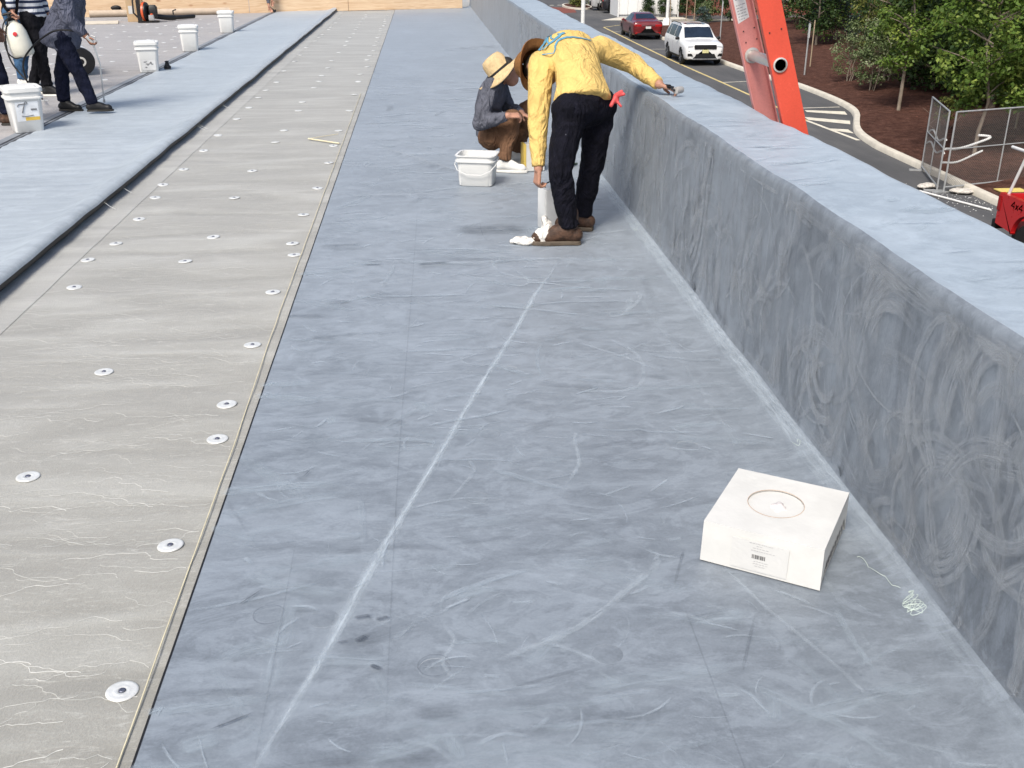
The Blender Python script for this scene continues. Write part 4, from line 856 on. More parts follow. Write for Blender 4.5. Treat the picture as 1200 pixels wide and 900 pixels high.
# --- ladder
ua = V((-.311, 0, .950)); us = V((.950, 0, .311)); B0 = V((1.80, 5.15, .73)); bot = -4.86; top = 1.25
ld = root('extension_ladder', (3.30, 5.34, GZ), 'orange fibreglass ladder leaning on the outer edge of the parapet', 'ladder')
lo_ = V(ld.location); Wd = .116
def orange(name, c):
    m, nt, b = newmat(name, .45, .4); n = noisev(nt, coords(nt), 90, 4, .8); n2 = noisev(nt, coords(nt, (1, 1, .25)), 7, 5, .6)
    f = mth(nt, 'MULTIPLY_ADD', n, .5, mth(nt, 'MULTIPLY', n2, .5)); cc = ramp(nt, f, [(.3, tuple(x * .8 for x in c)), (.6, c), (.75, tuple(min(1, x + .12) for x in c))]); nt.links.new(cc, b.inputs['Base Color']); bump(nt, b, n, .15, .004); return m
M_rail = orange('orange_fibreglass', (.66, .085, .048)); M_rail2 = orange('faded_fibreglass', (.74, .29, .26))
def rail(y0, sg, m):
    b = MB(); sec = [(0, 0), (Wd, 0), (Wd, .036), (Wd - .006, .036), (Wd - .006, .006), (.006, .006), (.006, .036), (0, .036)]
    rs = [[B0 + ua * t + us * (a) + V((0, y0 + sg * d - B0.y, 0)) - lo_ for a, d in sec] for t in (bot, top)]
    b.rings(rs); return b.build('rail', m, ld, False, bev=.0015)
YN, YF = 5.15, 5.62
B0 = B0 + us * .012; rn = rail(YN, 1, M_rail); B0 = B0 - us * .012; rf = rail(YF, -1, M_rail2)
M_alu = mat('rung_alu', (.62, .61, .57), .4, .5, .5, var=.1)
for k in range(-15, 3):
    t = .305 + k * .405
    if not bot + .05 < t < top - .05: continue
    c = B0 + ua * t + us * (Wd * .5); b = MB()
    rsx = [[c + us * .030 * (math.cos(a) if math.sin(a) > -.4 else math.cos(a)) + ua * .026 * max(math.sin(a), -.6) * 1.05 + V((0, yy_ - c.y, 0)) - lo_ for a in np.linspace(0, 2 * math.pi, 18, endpoint=False)] for yy_ in (YN - .006, YF + .006)]
    b.rings(rsx, True, 0, False); ru = b.build('rung', M_alu, ld)
    for yy_, q in ((YN, -1), (YF, 1)):
        fl_ = MB(); fl_.lathe([(.029, 0), (.036, 0), (.036, .008), (.029, .01)], 20, frame(tuple(c + V((0, yy_ + q * .001 - c.y, 0)) - lo_), (0, q, 0)), cap=False); fl_.build('flange', M_alu, ru)
        f2 = MB(); f2.lathe([(.029, 0), (.041, 0), (.041, .006), (.029, .009)], 20, frame(tuple(c + V((0, yy_ - q * .0065 - c.y, 0)) - lo_), (0, -q, 0)), cap=False); f2.build('flange', M_alu, ru)
    dk = MB(); dk.lathe([(.0, 0), (.0265, 0)], 16, frame(tuple(c + V((0, YN - .0075 - c.y, 0)) - lo_), (0, -1, 0))); dk.build('rung_hollow', M_black, ru)
def on_rail(t, a, y): return B0 + ua * t + us * a + V((0, y - B0.y, 0)) - lo_
lab = MB(); yl = YF - .0068; lab.add([on_rail(.485, .022, yl), on_rail(.50, Wd - .03, yl), on_rail(.86, Wd - .03, yl), on_rail(.86, .022, yl)], [(0, 1, 2, 3)]); lb_ = lab.build('safety_label', mat('sticker', (.8, .8, .78), .4), rf, False)
tx = MB()
for i in range(24):
    t = .50 + i * .0145; a = .03
    if i % 7 == 6: continue
    while a < Wd - .05:
        L = random.uniform(.006, .02); tx.add([on_rail(t, a, yl - .0006), on_rail(t, min(a + L, Wd - .036), yl - .0006), on_rail(t + .005, min(a + L, Wd - .036), yl - .0006), on_rail(t + .005, a, yl - .0006)], [(0, 1, 2, 3)]); a += L + .004
tx.build('label_print', M_inkl, lb_, False)['kind'] = 'stuff'
rv = MB()
for t, a, yy_ in [(.47, .04, YN), (.47, .10, YN), (.38, .04, YF - .0066), (.38, .10, YF - .0066), (.44, .04, YF - .0066), (.44, .10, YF - .0066)]:
    rv.lathe([(.004, .002), (.0035, .004)], 8, frame(tuple(on_rail(t, a, yy_)), (0, -1, 0)))
rv.build('rivet', mat('rivet_dark', (.05, .03, .03)), ld)
for yy_ in (YN + .02, YF - .02):
    ft = MB(); ft.box((-.06, -.03, 0), (.1, .03, .05)); ft.build('foot', M_black, ld, False, loc=tuple(V((3.30 + .03, yy_, GZ + .006)) - lo_))
# ================================================================== THE CAR PARK
def asphalt():
    m, nt, b = newmat('asphalt', .9, .2)
    n = noisev(nt, coords(nt), 260, 3, .7); n2 = noisev(nt, coords(nt, (1, .5, 1)), .35, 6, .6, .5); n3 = noisev(nt, coords(nt, (2.5, .25, 1)), 1., 5, .6)
    f = mth(nt, 'MULTIPLY_ADD', n, .3, mth(nt, 'MULTIPLY_ADD', n2, .45, mth(nt, 'MULTIPLY', n3, .25)))
    nt.links.new(ramp(nt, f, [(.34, (.065, .067, .07)), (.52, (.10, .10, .103)), (.68, (.15, .148, .142))]), b.inputs['Base Color']); bump(nt, b, n, .3, .01); return m
def mulch():
    m, nt, b = newmat('bark_mulch', .95, .1)
    n = noisev(nt, coords(nt, (1, 1, 1)), 16, 8, .85, .6); n2 = noisev(nt, coords(nt), 3.5, 6, .7)
    f = mth(nt, 'MULTIPLY_ADD', n, .6, mth(nt, 'MULTIPLY', n2, .42))
    nt.links.new(ramp(nt, f, [(.36, (.022, .011, .008)), (.5, (.082, .038, .028)), (.60, (.155, .078, .058)), (.72, (.33, .20, .15))]), b.inputs['Base Color']); bump(nt, b, n, .9, .05); return m
def brick():
    m, nt, b = newmat('red_brick', .85, .2)
    t = NN(nt, 'TexBrick', {'Vector': NN(nt, 'Mapping', {'Vector': NN(nt, 'TexCoord').outputs['Object'], 'Rotation': (R(90), 0, 0)}).outputs[0], 'Scale': 4.5, 'Color1': (.23, .055, .035, 1), 'Color2': (.17, .04, .028, 1), 'Mortar': (.32, .26, .22, 1), 'Mortar Size': .015})
    nt.links.new(t.outputs[0], b.inputs['Base Color']); return m
M_asph, M_mulch = asphalt(), mulch()
M_conc = mat('kerb_concrete', (.58, .54, .46), .85, .2, var=.12, scale=3); M_ypaint = mat('yellow_paint', (.58, .47, .22), .8, .2, var=.25, scale=7); M_wpaint = mat('white_paint', (.66, .62, .52), .8, .2, var=.15, scale=7)
def flat(name, poly, z, m, kind='structure'):
    b = MB(); b.add([(x, y, z) for x, y in poly], [tuple(range(len(poly)))]); o = b.build(name, m, None, False); o['kind'] = kind; return o
flat('ground', [(-900, -900), (900, -900), (900, 1500), (-900, 1500)], GZ - .03, mat('far_grass', (.07, .09, .035), .95, .1, scale=.05))
flat('road', [(1.76, -40), (70, -40), (70, 160), (-60, 160), (-60, 34.3), (1.76, 34.3)], GZ, M_asph)
kpts = [(12.75, -10), (12.8, 10), (12.81, 21.5), (12.87, 25.1), (12.9, 28.5), (12.99, 29.55), (13.16, 30.7), (13.44, 31.76), (13.9, 32.97), (14.5, 34.44), (14.89, 35.76), (15.1, 37.2), (15.2, 38.6), (15.25, 40.6), (15.2, 43), (14.75, 46.5), (14.55, 51), (14.5, 58), (14.55, 66), (14.8, 71), (15.6, 74.5), (17., 77.3), (20, 79.6), (26, 80), (60, 80)]
kp = resamp(kpts, 140)
def offset(pl, d):
    out = []
    for i in range(len(pl)):
        a, c = pl[max(i - 1, 0)], pl[min(i + 1, len(pl) - 1)]; tx, ty = c[0] - a[0], c[1] - a[1]; L = math.hypot(tx, ty); out.append((pl[i][0] + ty / L * d, pl[i][1] - tx / L * d))
    return out
o1_, o2_, o3_ = offset(kp, .02), offset(kp, .05), offset(kp, .20)
b = MB(); b.rings([[(kp[i][0], kp[i][1], GZ - .02), (o1_[i][0], o1_[i][1], GZ + .12), (o2_[i][0], o2_[i][1], GZ + .145), (o3_[i][0], o3_[i][1], GZ + .145), (o3_[i][0], o3_[i][1], GZ + .02)] for i in range(len(kp))], False, 0, False)
o = b.build('kerb', M_conc, None, angle=60); o['kind'] = 'structure'
# planted bed: gently mounded mulch
ins = offset(kp, .19); b = MB(); rows = []
for k in range(0, len(ins)):
    x, y = ins[k]; row = []
    for j in range(18):
        t = j / 17; xx = x + (60 - x) * t ** 2.2; row.append((xx, y + (0 if k < 120 else 0), GZ + .11 + .5 * min(1, (xx - x) / 9) ** 1.5 + .05 * fbm(xx * .8, y * .8) * min(1, (xx - x))))
    rows.append(row)
rows = [r for k, r in enumerate(rows) if kp[k][1] < 74.6]
b.rings(rows, False, 0, False); bed = b.build('mulch_bed', M_mulch); bed['kind'] = 'structure'
def bedz(x, y):
    xi = min(range(len(kp)), key=lambda i: abs(kp[i][1] - y) + (0 if kp[i][1] < 75 else 50)); x0 = ins[xi][0]
    return GZ + .11 + .5 * min(1, max(0, (x - x0)) / 9) ** 1.5
# paint
def stripe(a, b_, w0, m=None, name='painted_line'):
    a, b_ = np.array(a), np.array(b_); t = (b_ - a) / np.linalg.norm(b_ - a); n_ = np.array([-t[1], t[0]]) * w0 / 2
    return flat(name, [tuple(a + n_), tuple(b_ + n_), tuple(b_ - n_), tuple(a - n_)], GZ + .004 + random.random() * .0015, m or M_wpaint)
for a, c in zip([(12.6, 74.4), (12.5, 64), (12.45, 52.7), (12.6, 44), (12.7, 33.9)][:-1], [(12.5, 64), (12.45, 52.7), (12.6, 44), (12.7, 33.9)]): stripe(a, c, .12, M_ypaint)
stripe((12.6, 74.4), (14.85, 77.3), .12, M_ypaint); stripe((12.45, 58.6), (14.4, 58.6), .10); stripe((12.6, 44), (15.0, 44.6), .1); stripe((12.5, 70.5), (14.4, 70.7), .1)
stripe((12.7, 33.9), (12.97, 30.2), .14)
for q in ([(13.41, 36.15), (14.72, 35.75), (14.52, 35.0), (13.35, 35.75)], [(12.87, 34.65), (14.12, 33.75), (13.85, 33.05), (12.80, 34.05)], [(12.80, 32.35), (13.40, 32.1), (13.3, 31.35), (12.86, 31.95)]): flat('painted_line', q, GZ + .0065, M_wpaint)
stripe((13.0, 36.6), (14.94, 36.8), .1); 
for i in range(4): stripe((11.2 + i * .75, 101 + i * .15), (11.6 + i * .75, 101 + i * .15), .5)
flat('brick_paving', [(10.5, 88.5), (13.0, 90.5), (13.6, 97), (10.8, 99)], GZ + .005, mat('paver_red', (.20, .075, .06), .9, .1, var=.2, scale=12))
flat('concrete_pad', [(13.5, 81), (15.3, 84), (20.4, 84.0), (20.4, 81.6), (16, 80.4)], GZ + .02, M_conc)
# far planter island
isl = [(13.0 + 1.3 * math.cos(a), 98 + 4 * math.sin(a)) for a in np.linspace(0, 2 * math.pi, 30)]
isl = [(x + 1.1, y) for x, y in isl]; i2 = [(14.1 + (x - 14.1) * .84, 98 + (y - 98) * .94) for x, y in isl]
b = MB(); b.rings([[(isl[i][0], isl[i][1], GZ - .01), (isl[i][0], isl[i][1], GZ + .15), (i2[i][0], i2[i][1], GZ + .15), (i2[i][0], i2[i][1], GZ + .05)] for i in range(30)], False, 0, False); o = b.build('kerb', M_conc, None, False); o['kind'] = 'structure'
flat('mulch_bed', i2[:-1], GZ + .10, M_mulch)

# --- vehicles
def catmull(p, t):
    n = len(p); t = max(0, min(n - 1.0001, t)); k = int(t); u = t - k; g = lambda i: p[max(0, min(n - 1, i))]
    return .5 * (2 * g(k) + (g(k + 1) - g(k - 1)) * u + (2 * g(k - 1) - 5 * g(k) + 4 * g(k + 1) - g(k + 2)) * u * u + (3 * g(k) - g(k - 1) - 3 * g(k + 1) + g(k + 2)) * u ** 3)
M_glass = mat('car_glass', (.012, .02, .035), .08, .8, var=.3, scale=2, bmp=0); M_tyre = mat('tyre', (.014, .014, .014), .8); M_rim = mat('rim_alloy', (.5, .5, .5), .3, .5, .8); M_trim = mat('black_trim', (.012, .012, .013), .5)
M_lamp = mat('headlamp', (.5, .52, .55), .1, .8, bmp=0); M_tail = mat('tail_lamp', (.35, .01, .012), .15, .6, bmp=0); M_chrome = mat('chrome', (.6, .6, .6), .15, .5, 1., bmp=0)
def car(name, loc, rz, label, paint, ST, wheels, wr, wins, group, wid, plate, rear=False, suv=False, detail=True):
    """ST rows: y, sill_w, sill_z, mid_w, mid_z, belt_w, belt_z, edge_w, edge_z, top_z ; +y is the front"""
    c = root(name, loc, label, 'car', group, rz)
    A = np.array([[s_[0]] + [s_[1] * .86, s_[2] - .06, s_[1], s_[2], s_[3], s_[4], s_[5], s_[6], s_[7], s_[8], s_[7] * .55, s_[9] - .012, 0, s_[9]] for s_ in ST])
    def pt(si, k):
        row = catmull(A, si); m_ = row[1:].reshape(-1, 2); q = catmull(m_, k); return V((q[0], row[0], q[1]))
    def si_of(y):
        ysv = A[:, 0]; i = int(np.clip(np.searchsorted(ysv, y) - 1, 0, len(ysv) - 2)); return i + (y - ysv[i]) / (ysv[i + 1] - ysv[i])
    sis = np.linspace(0, len(ST) - 1.001, 64); ks = np.linspace(0, 6, 31); b = MB()
    for sg in (1, -1):
        g = [[pt(si, k) for k in ks] for si in sis]; vs = [V((p.x * sg, p.y, p.z)) for r_ in g for p in r_]; n = len(ks); fs = []
        for i in range(len(sis) - 1):
            for j in range(n - 1):
                cc = (g[i][j] + g[i + 1][j + 1]) / 2
                if ks[j] < 3 and any(math.hypot(cc.y - wy, cc.z - wr) < wr + .07 for wy in wheels): continue
                fs.append((i * n + j, i * n + j + 1, (i + 1) * n + j + 1, (i + 1) * n + j))
        fs.append(tuple(range(n))); fs.append(tuple((len(sis) - 1) * n + j for j in range(n)))
        b.add(vs, fs)
    body = b.build('body', paint, c, angle=50)
    u = MB(); u.box((-wid * .40, ST[0][0] + .25, .22), (wid * .40, ST[-1][0] - .25, .75)); u.build('underbody', M_trim, c, False)
    def patch(nm, y0, y1, k0, k1, m, off=.008, both=True, parent=None, ny=10, nk=5, mirror=(1, -1)):
        out = []
        for sg in (mirror if both else (1,)):
            p = MB(); rows = []
            for i in range(ny + 1):
                r_ = []
                for j in range(nk + 1):
                    k = k0 + (k1 - k0) * j / nk; ya = y0(j / nk) if callable(y0) else y0; yb = y1(j / nk) if callable(y1) else y1
                    si = si_of(ya + (yb - ya) * i / ny); q = pt(si, k); e = .02
                    n_ = (pt(si + e, k) - pt(si - e, k)).cross(pt(si, k + e) - pt(si, k - e)); n_ = n_.normalized() if n_.length > 1e-9 else V((0, 0, 1))
                    if n_.dot(V((q.x, 0, q.z - .8))) < 0: n_ = -n_
                    q = q + n_ * off; r_.append(V((q.x * sg, q.y, q.z)))
                rows.append(r_)
            p.rings(rows, False, 0, False); out.append(p.build(nm, m, parent or c, angle=80))
        return out
    def full(nm, y0, y1, k0, m, off=.008):      # across the car, over the centre line
        p = MB(); rows = []
        for i in range(9):
            r_ = []
            for kk in list(np.linspace(k0, 6, 7)) + list(np.linspace(6, k0, 7))[1:]:
                sg = 1 if len(r_) < 7 else -1; si = si_of(y0 + (y1 - y0) * i / 8); q = pt(si, kk); e = .02
                n_ = (pt(si + e, kk) - pt(si - e, kk)).cross(pt(si, kk + e) - pt(si, kk - e)); n_ = n_.normalized() if n_.length > 1e-9 else V((0, 0, 1))
                if n_.z < 0: n_ = -n_
                q = q + n_ * off; r_.append(V((q.x * sg, q.y, q.z)))
            rows.append(r_)
        p.rings(rows, False, 0, False); return p.build(nm, m, c, angle=80)
    full('windscreen', wins['ws'][0], wins['ws'][1], 4.12, M_glass); full('rear_window', wins['rw'][0], wins['rw'][1], 4.12, M_glass)
    for (ya, yb, yc, yd) in wins['side']:
        patch('side_window', lambda t, ya=ya, yc=yc: ya + (yc - ya) * t, lambda t, yb=yb, yd=yd: yb + (yd - yb) * t, 3.12, 3.9, M_glass)
    for yj in wins['doors']: patch('door_seam', yj - .006, yj + .006, 1.2, 3.0, M_trim, .002)
    for yj in wins['doors'][1:]: patch('door_handle', yj + .06, yj + .22, 2.55, 2.68, M_chrome if not suv else paint, .02, ny=4, nk=2)
    patch('sill_trim', wheels[1] + wr + .1, wheels[0] - wr - .1, .7, 1.15, M_trim, .006)
    for wy in wheels:
        for sg in (1, -1):
            w_ = MB(); Mw = frame((sg * (wid / 2 - .115), wy, wr), (sg, 0, 0)); w_.lathe([(wr * .62, -.1), (wr * .95, -.1), (wr, -.06), (wr, .07), (wr * .95, .1), (wr * .66, .1)], 28, Mw, cap=True); wo = w_.build('wheel', M_tyre, c)
            rm = MB(); rm.lathe([(wr * .66, .102), (wr * .68, .108), (wr * .64, .112), (wr * .60, .09), (wr * .2, .085), (wr * .14, .104), (.01, .106)], 24, Mw); ro = rm.build('rim', M_trim if detail else M_rim, wo)
            sp = MB()
            for q in range(5):
                a = q * 1.2566; d_ = Mw.to_3x3() @ V((math.cos(a), math.sin(a), 0)); t_ = Mw.to_3x3() @ V((-math.sin(a), math.cos(a), 0)); z_ = Mw.to_3x3() @ V((0, 0, 1)); o_ = Mw.translation
                p_ = [o_ + d_ * wr * .12 + t_ * .045 + z_ * .106, o_ + d_ * wr * .12 - t_ * .045 + z_ * .106, o_ + d_ * wr * .64 - t_ * .03 + z_ * .112, o_ + d_ * wr * .64 + t_ * .03 + z_ * .112]; sp.add(p_, [(0, 1, 2, 3)])
            sp.build('spokes', M_rim, wo, False)
    for sg in (1, -1):
        m_ = MB(); m_.rings([[V((sg * (wid / 2 - .06 + a), wins['mirror'] + .0, wins['mz'])) + V((0, .05 * math.cos(t) * s_, .075 * math.sin(t) * s_ + .03)) for t in np.linspace(0, 6.283, 10, endpoint=False)] for a, s_ in ((0., .5), (.05, 1), (.17, 1), (.2, .7))]); m_.build('wing_mirror', M_trim if suv else paint, c)
    return c, patch, full, pt, si_of
SUV = [(-2.40, .62, .48, .80, .80, .78, 1.08, .60, 1.12, 1.13), (-2.34, .80, .42, .90, .80, .87, 1.12, .68, 1.22, 1.24), (-2.18, .88, .36, .955, .80, .91, 1.13, .68, 1.56, 1.60), (-1.95, .90, .34, .965, .80, .92, 1.13, .66, 1.67, 1.72), (-1.0, .91, .33, .97, .80, .925, 1.12, .68, 1.71, 1.765), (.1, .91, .33, .97, .80, .925, 1.11, .68, 1.70, 1.75),
       (.48, .91, .33, .97, .80, .925, 1.10, .67, 1.63, 1.685), (1.12, .91, .33, .97, .80, .92, 1.09, .755, 1.155, 1.185), (1.28, .91, .33, .97, .80, .915, 1.06, .72, 1.12, 1.15), (1.95, .90, .33, .965, .79, .89, 1.00, .68, 1.065, 1.09), (2.22, .87, .34, .93, .77, .86, .97, .65, 1.03, 1.05), (2.36, .80, .36, .86, .74, .82, .90, .62, .955, .965), (2.42, .70, .40, .76, .70, .74, .78, .56, .82, .83)]
def suv(loc, rz, label, paint, group):
    c, patch, full, pt, si = car('parked_suv', loc, rz, label, paint, SUV, (1.45, -1.45), .375, dict(ws=(.55, 1.10), rw=(-2.32, -2.12), side=[(-.30, .62, -.30, .42), (-1.35, -.38, -1.35, -.38), (-2.05, -1.43, -1.90, -1.43)], doors=(1.0, -.34, -1.30), mirror=.85, mz=1.12), group, 1.94, True, suv=True)
    b = MB(); b.rings([rsq(1.08, .19, .05, -.05), rsq(1.08, .19, .05, .02)]); b.v = [(x, 2.435 + z, .87 + y) for x, y, z in b.v]; g = b.build('grille', M_trim, c)
    b = MB()
    for i in range(7): b.box((-.47 + i * .137, 2.456, .80), (-.35 + i * .137, 2.464, .94))
    b.build('grille_slots', M_black, g, False)
    for sg in (1, -1):
        b = MB(); b.box((sg * .56 if sg > 0 else -.84, 2.25, .82), (.84 if sg > 0 else sg * .56, 2.41, .93)); b.build('headlight', M_lamp, c, False, bev=.02)
        b = MB(); b.box((sg * .58 if sg > 0 else -.80, 2.36, .66), (.80 if sg > 0 else sg * .58, 2.418, .69)); b.build('fog_lamp', M_trim, c, False, bev=.008)
        b = MB(); b.add([(sg * .58, 2.47, .45), (sg * .84, 2.39, .45), (sg * .84, 2.39, .57), (sg * .66, 2.47, .57)], [(0, 1, 2, 3)]); b.build('air_vent', M_trim, c, False)
        b = MB(); b.tube([(sg * .70, -1.7, 1.735), (sg * .70, -1.5, 1.79), (sg * .70, .0, 1.79), (sg * .70, .2, 1.735)], .02, 6); b.build('roof_rail', M_trim, c)
        b = MB(); b.box((sg * .66 if sg > 0 else -.90, -2.40, .92), (.90 if sg > 0 else sg * .66, -2.28, 1.10)); b.build('tail_light', M_tail, c, False, bev=.02)
    b = MB(); b.add([(-.54, 2.475, .37), (.54, 2.475, .37), (.44, 2.475, .56), (-.44, 2.475, .56)], [(0, 1, 2, 3)]); b.build('lower_grille', M_trim, c, False)
    b = MB(); b.box((-.65, 2.36, .30), (.65, 2.48, .345)); b.build('bumper_lip', M_rim, c, False, bev=.01)
    b = MB(); b.box((-.15, 2.45, .60), (.15, 2.482, .75)); b.build('number_plate', mat('plate_yellow', (.62, .58, .30), .5), c, False)
    b = MB(); b.box((-.15, -2.43, .75), (.15, -2.40, .90)); b.build('number_plate', M_paper, c, False)
    full('sunroof', -.55, .2, 4.6, M_glass, .012)
    return c
P_white = mat('white_car_paint', (.80, .80, .79), .3, .5, var=.02, bmp=0, coat=.6); P_red = mat('dark_red_paint', (.13, .008, .010), .3, .5, var=.08, bmp=0, coat=.8); P_black = mat('black_car_paint', (.012, .012, .016), .25, .5, bmp=0, coat=.8); P_pick = mat('red_truck_paint', (.55, .015, .018), .3, .5, var=.05, bmp=0, coat=.7)
suv((13.42, 52.55, GZ + .006), R(180), 'white SUV with black grille parked between the yellow line and the kerb', P_white, 'parked vehicles')
suv((17.35, 90.1, GZ + .006), R(-90), 'black SUV parked behind the white enclosure', P_black, 'parked vehicles')
suv((17.0, 93.6, GZ + .006), R(-90), 'silver SUV parked on the far side of the black SUV', mat('silver_paint', (.55, .56, .57), .3, .5, .3, bmp=0, coat=.5), 'parked vehicles')
SED = [(-2.42, .60, .42, .72, .66, .72, .80, .58, .84, .85), (-2.36, .76, .36, .85, .68, .83, .90, .66, .98, .99), (-2.22, .84, .32, .90, .68, .87, .96, .68, 1.06, 1.07), (-1.75, .87, .29, .92, .68, .89, .98, .66, 1.09, 1.12), (-1.62, .87, .29, .92, .68, .89, .98, .64, 1.12, 1.15), (-.85, .88, .28, .925, .68, .89, .97, .56, 1.38, 1.425), (-.2, .88, .28, .925, .68, .89, .96, .56, 1.42, 1.47),
       (.35, .88, .28, .925, .68, .89, .95, .565, 1.36, 1.42), (1.05, .88, .28, .92, .67, .88, .93, .66, 1.00, 1.04), (1.25, .88, .28, .92, .67, .87, .91, .64, .97, 1.0), (2.0, .85, .29, .90, .65, .83, .82, .60, .87, .89), (2.3, .78, .32, .84, .6, .78, .72, .56, .76, .77), (2.42, .62, .38, .68, .55, .64, .62, .5, .64, .65)]
sd_, patch, full, pt, si = car('parked_sedan', (13.62, 66.75, GZ + .006), 0, 'dark red sedan parked ahead of the white SUV, rear towards it', P_red, SED, (1.42, -1.42), .33, dict(ws=(.42, 1.02), rw=(-1.55, -.92), side=[(-.30, .72, -.30, .45), (-1.42, -.36, -.95, -.36)], doors=(.9, -.33, -1.2), mirror=.72, mz=.95), 'parked vehicles', 1.85, True)
for sg in (1, -1):
    b = MB(); x0, x1 = (.42, .84) if sg > 0 else (-.84, -.42); b.box((x0, -2.425, .76), (x1, -2.28, .88)); b.build('tail_light', M_tail, sd_, False, bev=.02)
    b = MB(); x0, x1 = (.5, .78) if sg > 0 else (-.78, -.5); b.box((x0, -2.435, .36), (x1, -2.36, .42)); b.build('reflector', M_tail, sd_, False, bev=.01)
    b = MB(); x0, x1 = (.45, .75) if sg > 0 else (-.75, -.45); b.box((x0, 2.2, .62), (x1, 2.38, .72)); b.build('headlight', M_lamp, sd_, False, bev=.02)
b = MB(); b.box((-.16, -2.45, .64), (.16, -2.425, .77)); b.build('number_plate', M_paper, sd_, False)
b = MB(); b.box((-.66, -2.475, .27), (.66, -2.34, .40)); b.build('rear_valance', M_trim, sd_, False, bev=.01)
b = MB(); b.box((-.40, -2.43, .80), (.40, -2.405, .825)); b.build('chrome_strip', M_chrome, sd_, False)
# pickup, tail towards the fence
pk = root('pickup_truck', (11.78, 15.6, GZ + .006), 'red pickup truck with a ladder rack parked by the wire fence', 'pickup truck', 'parked vehicles', R(180))
def pbox(nm, lo, hi, m, bev=.03, par_=None): b = MB(); b.box(lo, hi); return b.build(nm, m, par_ or pk, bev=bev)
for sg in (1, -1):      # bed sides with wheel arch
    b = MB(); prof = [(-2.78, .55), (-2.78, 1.14), (-.75, 1.14), (-.75, .45), (-1.22, .45)] + [(-1.72 + .5 * math.cos(a), .42 + .5 * math.sin(a)) for a in np.linspace(.1, math.pi - .1, 14)] + [(-2.2, .50)]
    b.rings([[(sg * xx, y, z) for y, z in prof] for xx in (.88, .965, .975)]); bs = b.build('bed_side', P_pick, pk, angle=30)
    b = MB(); b.box((sg * .975 if sg > 0 else -.985, -2.80, .80), (.985 if sg > 0 else sg * .975, -2.68, 1.08)); b.build('tail_light', M_tail, pk, bev=.01)
    for wy in (-1.72, 1.85):
        w_ = MB(); Mw = frame((sg * .84, wy, .385), (sg, 0, 0)); w_.lathe([(.24, -.12), (.36, -.12), (.385, -.08), (.385, .08), (.36, .12), (.25, .12)], 26, Mw); wo = w_.build('wheel', M_tyre, pk)
        rm = MB(); rm.lathe([(.25, .118), (.23, .1), (.1, .09), (.06, .12), (.01, .12)], 20, Mw); rm.build('rim', M_rim, wo)
    b = MB(); b.rings([[(sg * xx, y, z) for y, z in [(-.72, .42), (-.72, 1.15), (.95, 1.15), (.95, .45)]] for xx in (.86, .965)]); b.build('door', P_pick, pk, angle=30)
    b = MB(); b.rings([[(sg * xx, y, z) for y, z in [(.96, .5), (.96, 1.14), (2.65, 1.05), (2.72, .55), (2.35, .5)] + [(1.85 + .48 * math.cos(a), .42 + .48 * math.sin(a)) for a in np.linspace(.1, math.pi - .1, 12)]] for xx in (.80, .96)]); b.build('front_wing', P_pick, pk, angle=30)
    b = MB(); b.tube([(sg * .90, -2.62, 1.13), (sg * .84, -2.35, 1.95)], .028, 8); b.tube([(sg * .90, -.85, 1.13), (sg * .84, -.95, 1.95)], .028, 8); b.tube([(sg * .84, -2.9, 1.96), (sg * .84, .9, 1.96)], .03, 8); b.build('ladder_rack', M_white, pk)
    let = MB()
    def seg(pts): let.rings([[(sg * .977, -2.35 + (x if sg > 0 else .42 - x) , .93 + z) for x, z in (p, (p[0] + .018, p[1]), (p[0] + .018, p[1] + .02), (p[0], p[1] + .02))] for p in pts], True)
    for px_ in (0., .26): seg([(px_ + .09, 0), (px_ + .09, .13)]); seg([(px_ + .09, .13), (px_, .045)]); seg([(px_, .045), (px_ + .12, .045)])
    seg([(.15, .01), (.23, .09)]); seg([(.23, .01), (.15, .09)])
    let.build('lettering', M_trim, bs, False)
pbox('tailgate', (-.87, -2.80, .55), (.87, -2.73, 1.12), P_pick); pbox('rear_bumper', (-.95, -2.95, .42), (.95, -2.80, .60), M_trim, .03); pbox('bed_floor', (-.87, -2.73, .5), (.87, -.75, .58), M_trim, .01); pbox('bonnet', (-.79, .96, .55), (.79, 2.68, 1.10), P_pick, .06); pbox('front_bumper', (-.93, 2.68, .40), (.93, 2.85, .65), M_chrome, .03); pbox('grille', (-.7, 2.66, .66), (.7, 2.72, 1.0), M_trim, .02)
pbox('chassis', (-.7, -2.6, .3), (.7, 2.6, .5), M_trim, .01)
b = MB(); b.rings([rsq(1.80, 1.62, .06, 1.15, cy=.12), rsq(1.72, 1.45, .08, 1.5, cy=.05), rsq(1.55, 1.2, .1, 1.82, cy=.0), rsq(1.4, 1.0, .1, 1.86, cy=.0)]); b.build('cab', P_pick, pk)
b = MB(); b.rings([rsq(1.805, 1.60, .06, 1.21, cy=.12), rsq(1.735, 1.46, .08, 1.5, cy=.05), rsq(1.60, 1.26, .1, 1.74, cy=.01)], cap=False); b.build('cab_glass', M_glass, pk)
lr = root('rack_board', (11.78 + .55, 15.6, GZ + 1.99 + .006), 'white and red painted board carried on the pickup rack', 'board')
b = MB(); b.box((-.12, -1.2, 0), (.12, 4.2, .05)); b.build('board', M_white, lr, False, bev=.005)
b = MB(); b.box((-.122, 3.7, -.001), (.122, 4.05, .052)); b.build('red_end', mat('red_print', (.6, .04, .05)), lr, False)

